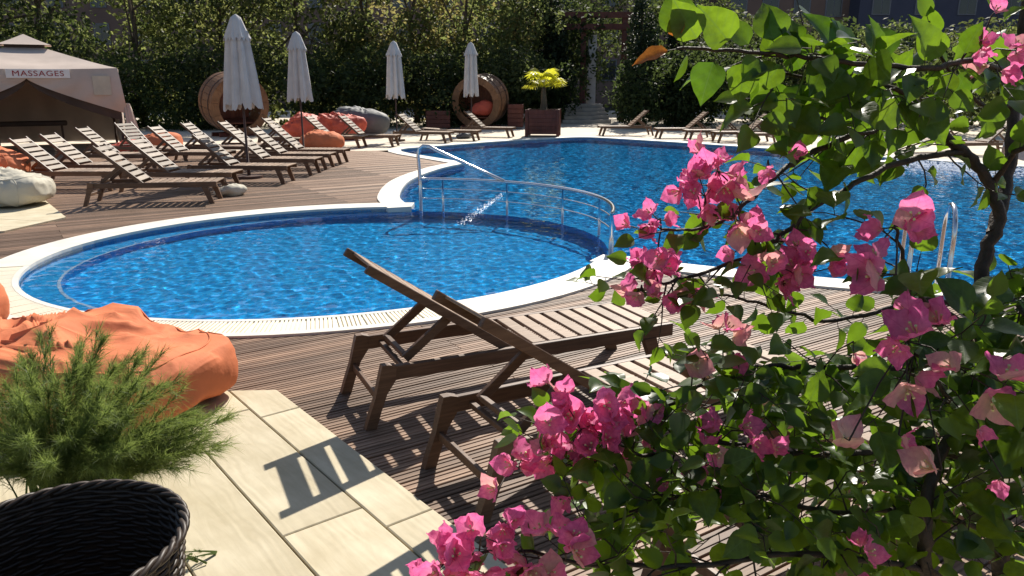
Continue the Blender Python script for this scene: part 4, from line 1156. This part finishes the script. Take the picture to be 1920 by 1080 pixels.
# leafy twigs: (branch, how many, length m, leaf size m, start fraction, end fraction, upward pull)
leaves = []      # (point, matrix, scale, mesh)
twigs = MB()
def add_leaf(p, d, up, s, me=None):
    n_ = (up+Vector((br.gauss(0, .55), br.gauss(0, .55), br.gauss(0, .45))))
    m4 = frame(d, n_); pet = s*.28
    twigs.tube([p-bush_o, p+d.normalized()*pet*.6-bush_o, p+d.normalized()*pet-bush_o], .0007, 4, False)
    leaves.append((p+d.normalized()*pet, m4, s, me or br.choice(leaf_me)))
def along(P, f):
    x = f*(len(P)-1); i = min(len(P)-2, int(x)); return P[i].lerp(P[i+1], x-i), (P[i+1]-P[i]).normalized()
def twig(P, f, L, s, pull, gap=.03, out=None):
    p, d = along(P, f); r_ = Vector((br.gauss(0, 1), br.gauss(0, .8), br.gauss(0, .8))); 
    dd = (d*.8+r_*.7+Vector((0, 0, pull))).normalized(); q = p; pts = [p]; n = max(3, int(L/.025))
    for i in range(n):
        dd = (dd+Vector((br.gauss(0, .18), br.gauss(0, .18), br.gauss(0, .18)-.03))).normalized(); q = q+dd*L/n; pts.append(q)
    twigs.tube([x-bush_o for x in pts], [.0017*(1-.6*i/n) for i in range(n+1)], 5, False)
    k = 0; a = .0+br.random()*gap
    while a < L:
        i = min(n-1, int(a/L*n)); p = pts[i].lerp(pts[i+1], a/L*n-i); t = (pts[i+1]-pts[i]).normalized()
        sd = t.cross(Vector((br.gauss(0, .5), br.gauss(0, .5), 1))).normalized()*(1 if k % 2 else -1)
        ld = (t*.5+sd*.9+Vector((0, 0, br.uniform(-.55, .25)))).normalized()
        add_leaf(p, ld, Vector((0, -.35, .8)), s*br.uniform(.65, 1.2)); k += 1; a += gap*br.uniform(.7, 1.3)
    add_leaf(pts[-1], (pts[-1]-pts[-2]), Vector((0, -.3, .8)), s*.8)
    return pts
def direct(P, n, s, f0=0, f1=1, upb=0.0):       # leaves sitting straight on a branch
    for i in range(n):
        f = f0+(f1-f0)*(i+br.random()*.6)/n; p, d = along(P, f)
        sd = Vector((br.gauss(0, .35), br.gauss(0, .5)-.15, (1 if i % 2 else -1)*.9+upb)); add_leaf(p, (d*.55+sd).normalized(), Vector((br.gauss(0, .3), -1, .45)), s*br.uniform(.75, 1.2))
direct(B['top'], 30, .058, .05, 1.0, .0); direct(B['top2'], 20, .058, .1, 1, -.05); direct(B['top3'], 16, .058, .1, 1, -.1); direct(B['top4'], 8, .054, .2, 1, .1)
for f in (.1, .22, .35, .45, .58, .7): twig(B['top'], f, .10, .055, -.1)
for f in (.15, .3, .45, .6, .75, .9): twig(B['top2'], f, .12, .055, -.35)
for f in (.1, .3, .5, .7, .9): twig(B['top3'], f, .12, .052, -.4)
for f in (.82, .86, .9, .95, 1): twig(B['trunk'], f, .14, .05, -.05)
for f in (.4, .5, .6, .7, .8, .9): twig(B['t2'], f, .14, .05, 0)
for f in [.05, .12]+[.34+i/27 for i in range(1, 18)]: twig(B['mid'], f, .09 if f > .4 else .13, .040 if f > .5 else .048, -.1, .032)
for f in [i/9 for i in range(1, 9)]: twig(B['mid2'], f, .09, .042, -.1, .034)
direct(B['mid3'], 8, .05)
direct(B['arch'], 18, .044, .15, 1, -.3)
for f in (.1, .3, .55): twig(B['arch'], f, .09, .04, -.2)
for f in [i/32 for i in range(1, 31)]: twig(B['low1'], f, .12, .043 if f > .3 else .048, -.1, .024)
for f in [i/34 for i in range(1, 31)]: twig(B['low2'], f, .13, .045, 0, .024)
for f in [i/36 for i in range(1, 34)]: twig(B['low3'], f, .14, .046, .05, .024)
for f in [i/32 for i in range(1, 24)]: twig(B['low4'], f, .13, .045, .15, .024)
for nm, k in (('low5', 14), ('low6', 20), ('r1', 8), ('r2', 5), ('r3', 18), ('r4', 12), ('t3', 16)):
    for f in [i/k for i in range(1, k)]: twig(B[nm], f, .14, .052, 0, .026)
for f in [.12+i*.013 for i in range(20)]: twig(B['trunk'], f, .18, .05, 0, .026)
p, d = along(B['top'], .995); add_leaf(p, Vector((-1, 0, -.18)), Vector((0, -.4, 1)), .05, old_me); add_leaf(p, Vector((-.1, 0, 1)), Vector((-.6, -1, 0)), .052, old_me)
def proj(p):
    q = p-Vector((0, 0, CAM_H)); d = q.y*math.cos(PITCH)-q.z*math.sin(PITCH); u = q.y*math.sin(PITCH)+q.z*math.cos(PITCH)
    return 960+FPX*q.x/max(d, .01), 540-FPX*u/max(d, .01), d
def lscore(l):
    x, y, d = proj(l[0]); return l[2]/d*(1 if -30 < x < 1950 and -30 < y < 1110 else .05)
leaves.sort(key=lambda l: -lscore(l))
lf = MB()
for i, (p, m4, s, me) in enumerate(leaves):
    if i < 300:
        o = link('leaf', me, bush); o.matrix_local = Matrix.Translation(p-bush_o) @ m4 @ Matrix.Scale(s, 4)
        if me is old_me: o['label'] = 'rusty brown withered leaf'
    else:
        mm = m4.to_3x3(); lf.add([mm @ (vv.co*s)+p-bush_o for vv in me.vertices], [tuple(q.vertices) for q in me.polygons])
tag(lf.build('small_foliage', M['leaf_small'], bush, True), kind='stuff')
# flowers
nfl = 0
def flower(p, d, s, pale, spread=.9):
    global nfl
    nfl += 1
    root = link('flower', floret_me, bush); m4 = frame(d.orthogonal(), d); root.matrix_local = Matrix.Translation(p-bush_o) @ m4 @ Matrix.Rotation(br.uniform(0, 6.3), 4, 'Z') @ Matrix.Scale(s/.036, 4)
    for k in range(3):
        a = k*2.094+br.uniform(-.2, .2); tilt = br.uniform(.45, 1.1)*spread
        me = br.choice(bract_pl if br.random() < pale else bract_me)
        o = link('bract', me, root); dd = Vector((math.cos(a)*math.cos(tilt), math.sin(a)*math.cos(tilt), math.sin(tilt)))
        o.matrix_local = frame(dd, Vector((-math.cos(a)*math.sin(tilt), -math.sin(a)*math.sin(tilt), math.cos(tilt)))) @ Matrix.Scale(.036*br.uniform(.85, 1.15), 4)
allpts = [q for P in B.values() for q in P]
def cluster(px, py, rad, n, dep, s, pale=.15):
    c0 = W(px, py, dep); near = min(allpts, key=lambda q: (q-c0).length); rw = rad/FPX*dep
    twigs.tube([near-bush_o, (near.lerp(c0, .5)+Vector((0, 0, .01)))-bush_o, c0-bush_o], .0013, 4, False)
    for i in range(max(1, round(n*.85))):
        o_ = Vector((br.gauss(0, .5), br.gauss(0, .5), br.gauss(0, .5)))*rw*.95; p = c0+o_
        d = (o_.normalized()*.8 if o_.length > 1e-5 else Vector((0, 0, 1)))+Vector((br.gauss(0, .3), -.5+br.gauss(0, .3), .25)); d.normalize()
        twigs.tube([c0-bush_o, p-bush_o], .0009, 4, False); flower(p, d, min(s, .043)*br.uniform(.8, 1.1), pale)
CL = [(1345,320,45,7,1.18,.035,.05),(1322,368,45,7,1.18,.035,.1),(1300,345,30,3,1.18,.033,.05),(1234,412,22,3,1.18,.03,0),(1203,430,18,2,1.18,.028,0),(1375,405,40,4,1.17,.04,.6),(1420,440,48,6,1.2,.034,.3),(1450,495,48,7,1.2,.034,.3),(1500,515,42,6,1.2,.034,.15),(1515,480,28,3,1.2,.03,.1),
 (1215,500,38,7,1.18,.03,.1),(1232,480,30,4,1.18,.03,.1),(1200,548,24,3,1.18,.03,.4),(1190,560,14,1,1.18,.028,.6),(1300,540,30,2,1.2,.03,.8),(1440,300,16,1,1.2,.03,0),(1500,300,18,1,1.2,.03,0),(1262,560,20,2,1.2,.026,0),(1350,636,32,4,1.22,.034,.3),(1300,690,20,1,1.2,.034,1),(1375,660,20,1,1.22,.03,.5),
 (1680,425,40,2,1.02,.048,.15),(1735,408,30,1,1.0,.05,.3),(1680,515,40,2,1.02,.046,.3),(1640,490,20,1,1.04,.036,.5),(1720,630,45,3,1.0,.046,.1),(1770,610,24,1,1.02,.04,.2),(1700,700,34,2,1.04,.042,.6),(1790,690,24,1,1.02,.04,.5),(1872,738,36,2,1.0,.045,.5),(1395,808,42,4,1.14,.038,.05),(1430,850,26,1,1.14,.036,.5),(1592,826,24,1,1.0,.05,.9),(1685,815,14,1,1.02,.03,.6),(1766,882,24,1,1.0,.048,1),
 (1322,870,36,4,1.14,.032,.25),(1375,900,26,2,1.14,.03,.1),(1255,915,20,2,1.14,.026,0),(1285,860,20,1,1.14,.026,.2),(1120,755,38,5,1.14,.036,.1),(1060,760,50,7,1.14,.037,.05),(1090,805,52,8,1.13,.037,.05),(1060,870,48,5,1.13,.037,.15),(1115,850,44,5,1.14,.036,.35),(1150,800,34,4,1.15,.035,.4),(1035,800,34,4,1.13,.036,.05),(972,877,24,3,1.14,.033,0),(936,916,14,1,1.14,.03,.6),(1190,830,40,4,1.16,.032,.5),(1230,770,20,2,1.17,.028,.1),
 (905,1005,40,6,1.04,.036,0),(948,985,22,2,1.05,.034,0),(850,1052,50,8,1.03,.036,.05),(815,1078,30,4,1.03,.036,0),(985,1040,44,4,1.06,.04,.3),(1060,1040,50,5,1.06,.042,.15),(1020,1075,40,3,1.06,.04,.2),(1612,1038,22,2,1.1,.03,0),(1590,1062,20,1,1.1,.028,.1),(1835,795,14,1,1.05,.026,.1),(1880,895,14,1,1.05,.024,.1),(1868,115,30,2,1.25,.034,.4),(1905,95,24,2,1.22,.034,.3),(1830,92,16,1,1.22,.03,0),(1840,85,14,1,1.22,.03,0),(1860,28,14,1,1.25,.028,.1),(1600,640,20,1,1.2,.028,.7),(1340,575,16,1,1.22,.026,0),(1550,460,18,1,1.22,.028,.2)]
for c_ in CL: cluster(*c_)
tag(twigs.build('twigs', M['twig'], bush, True), kind='stuff')
print('leaves', len(leaves), 'flowers', nfl, 'planks', len(segs), 'objects', len(bpy.data.objects))
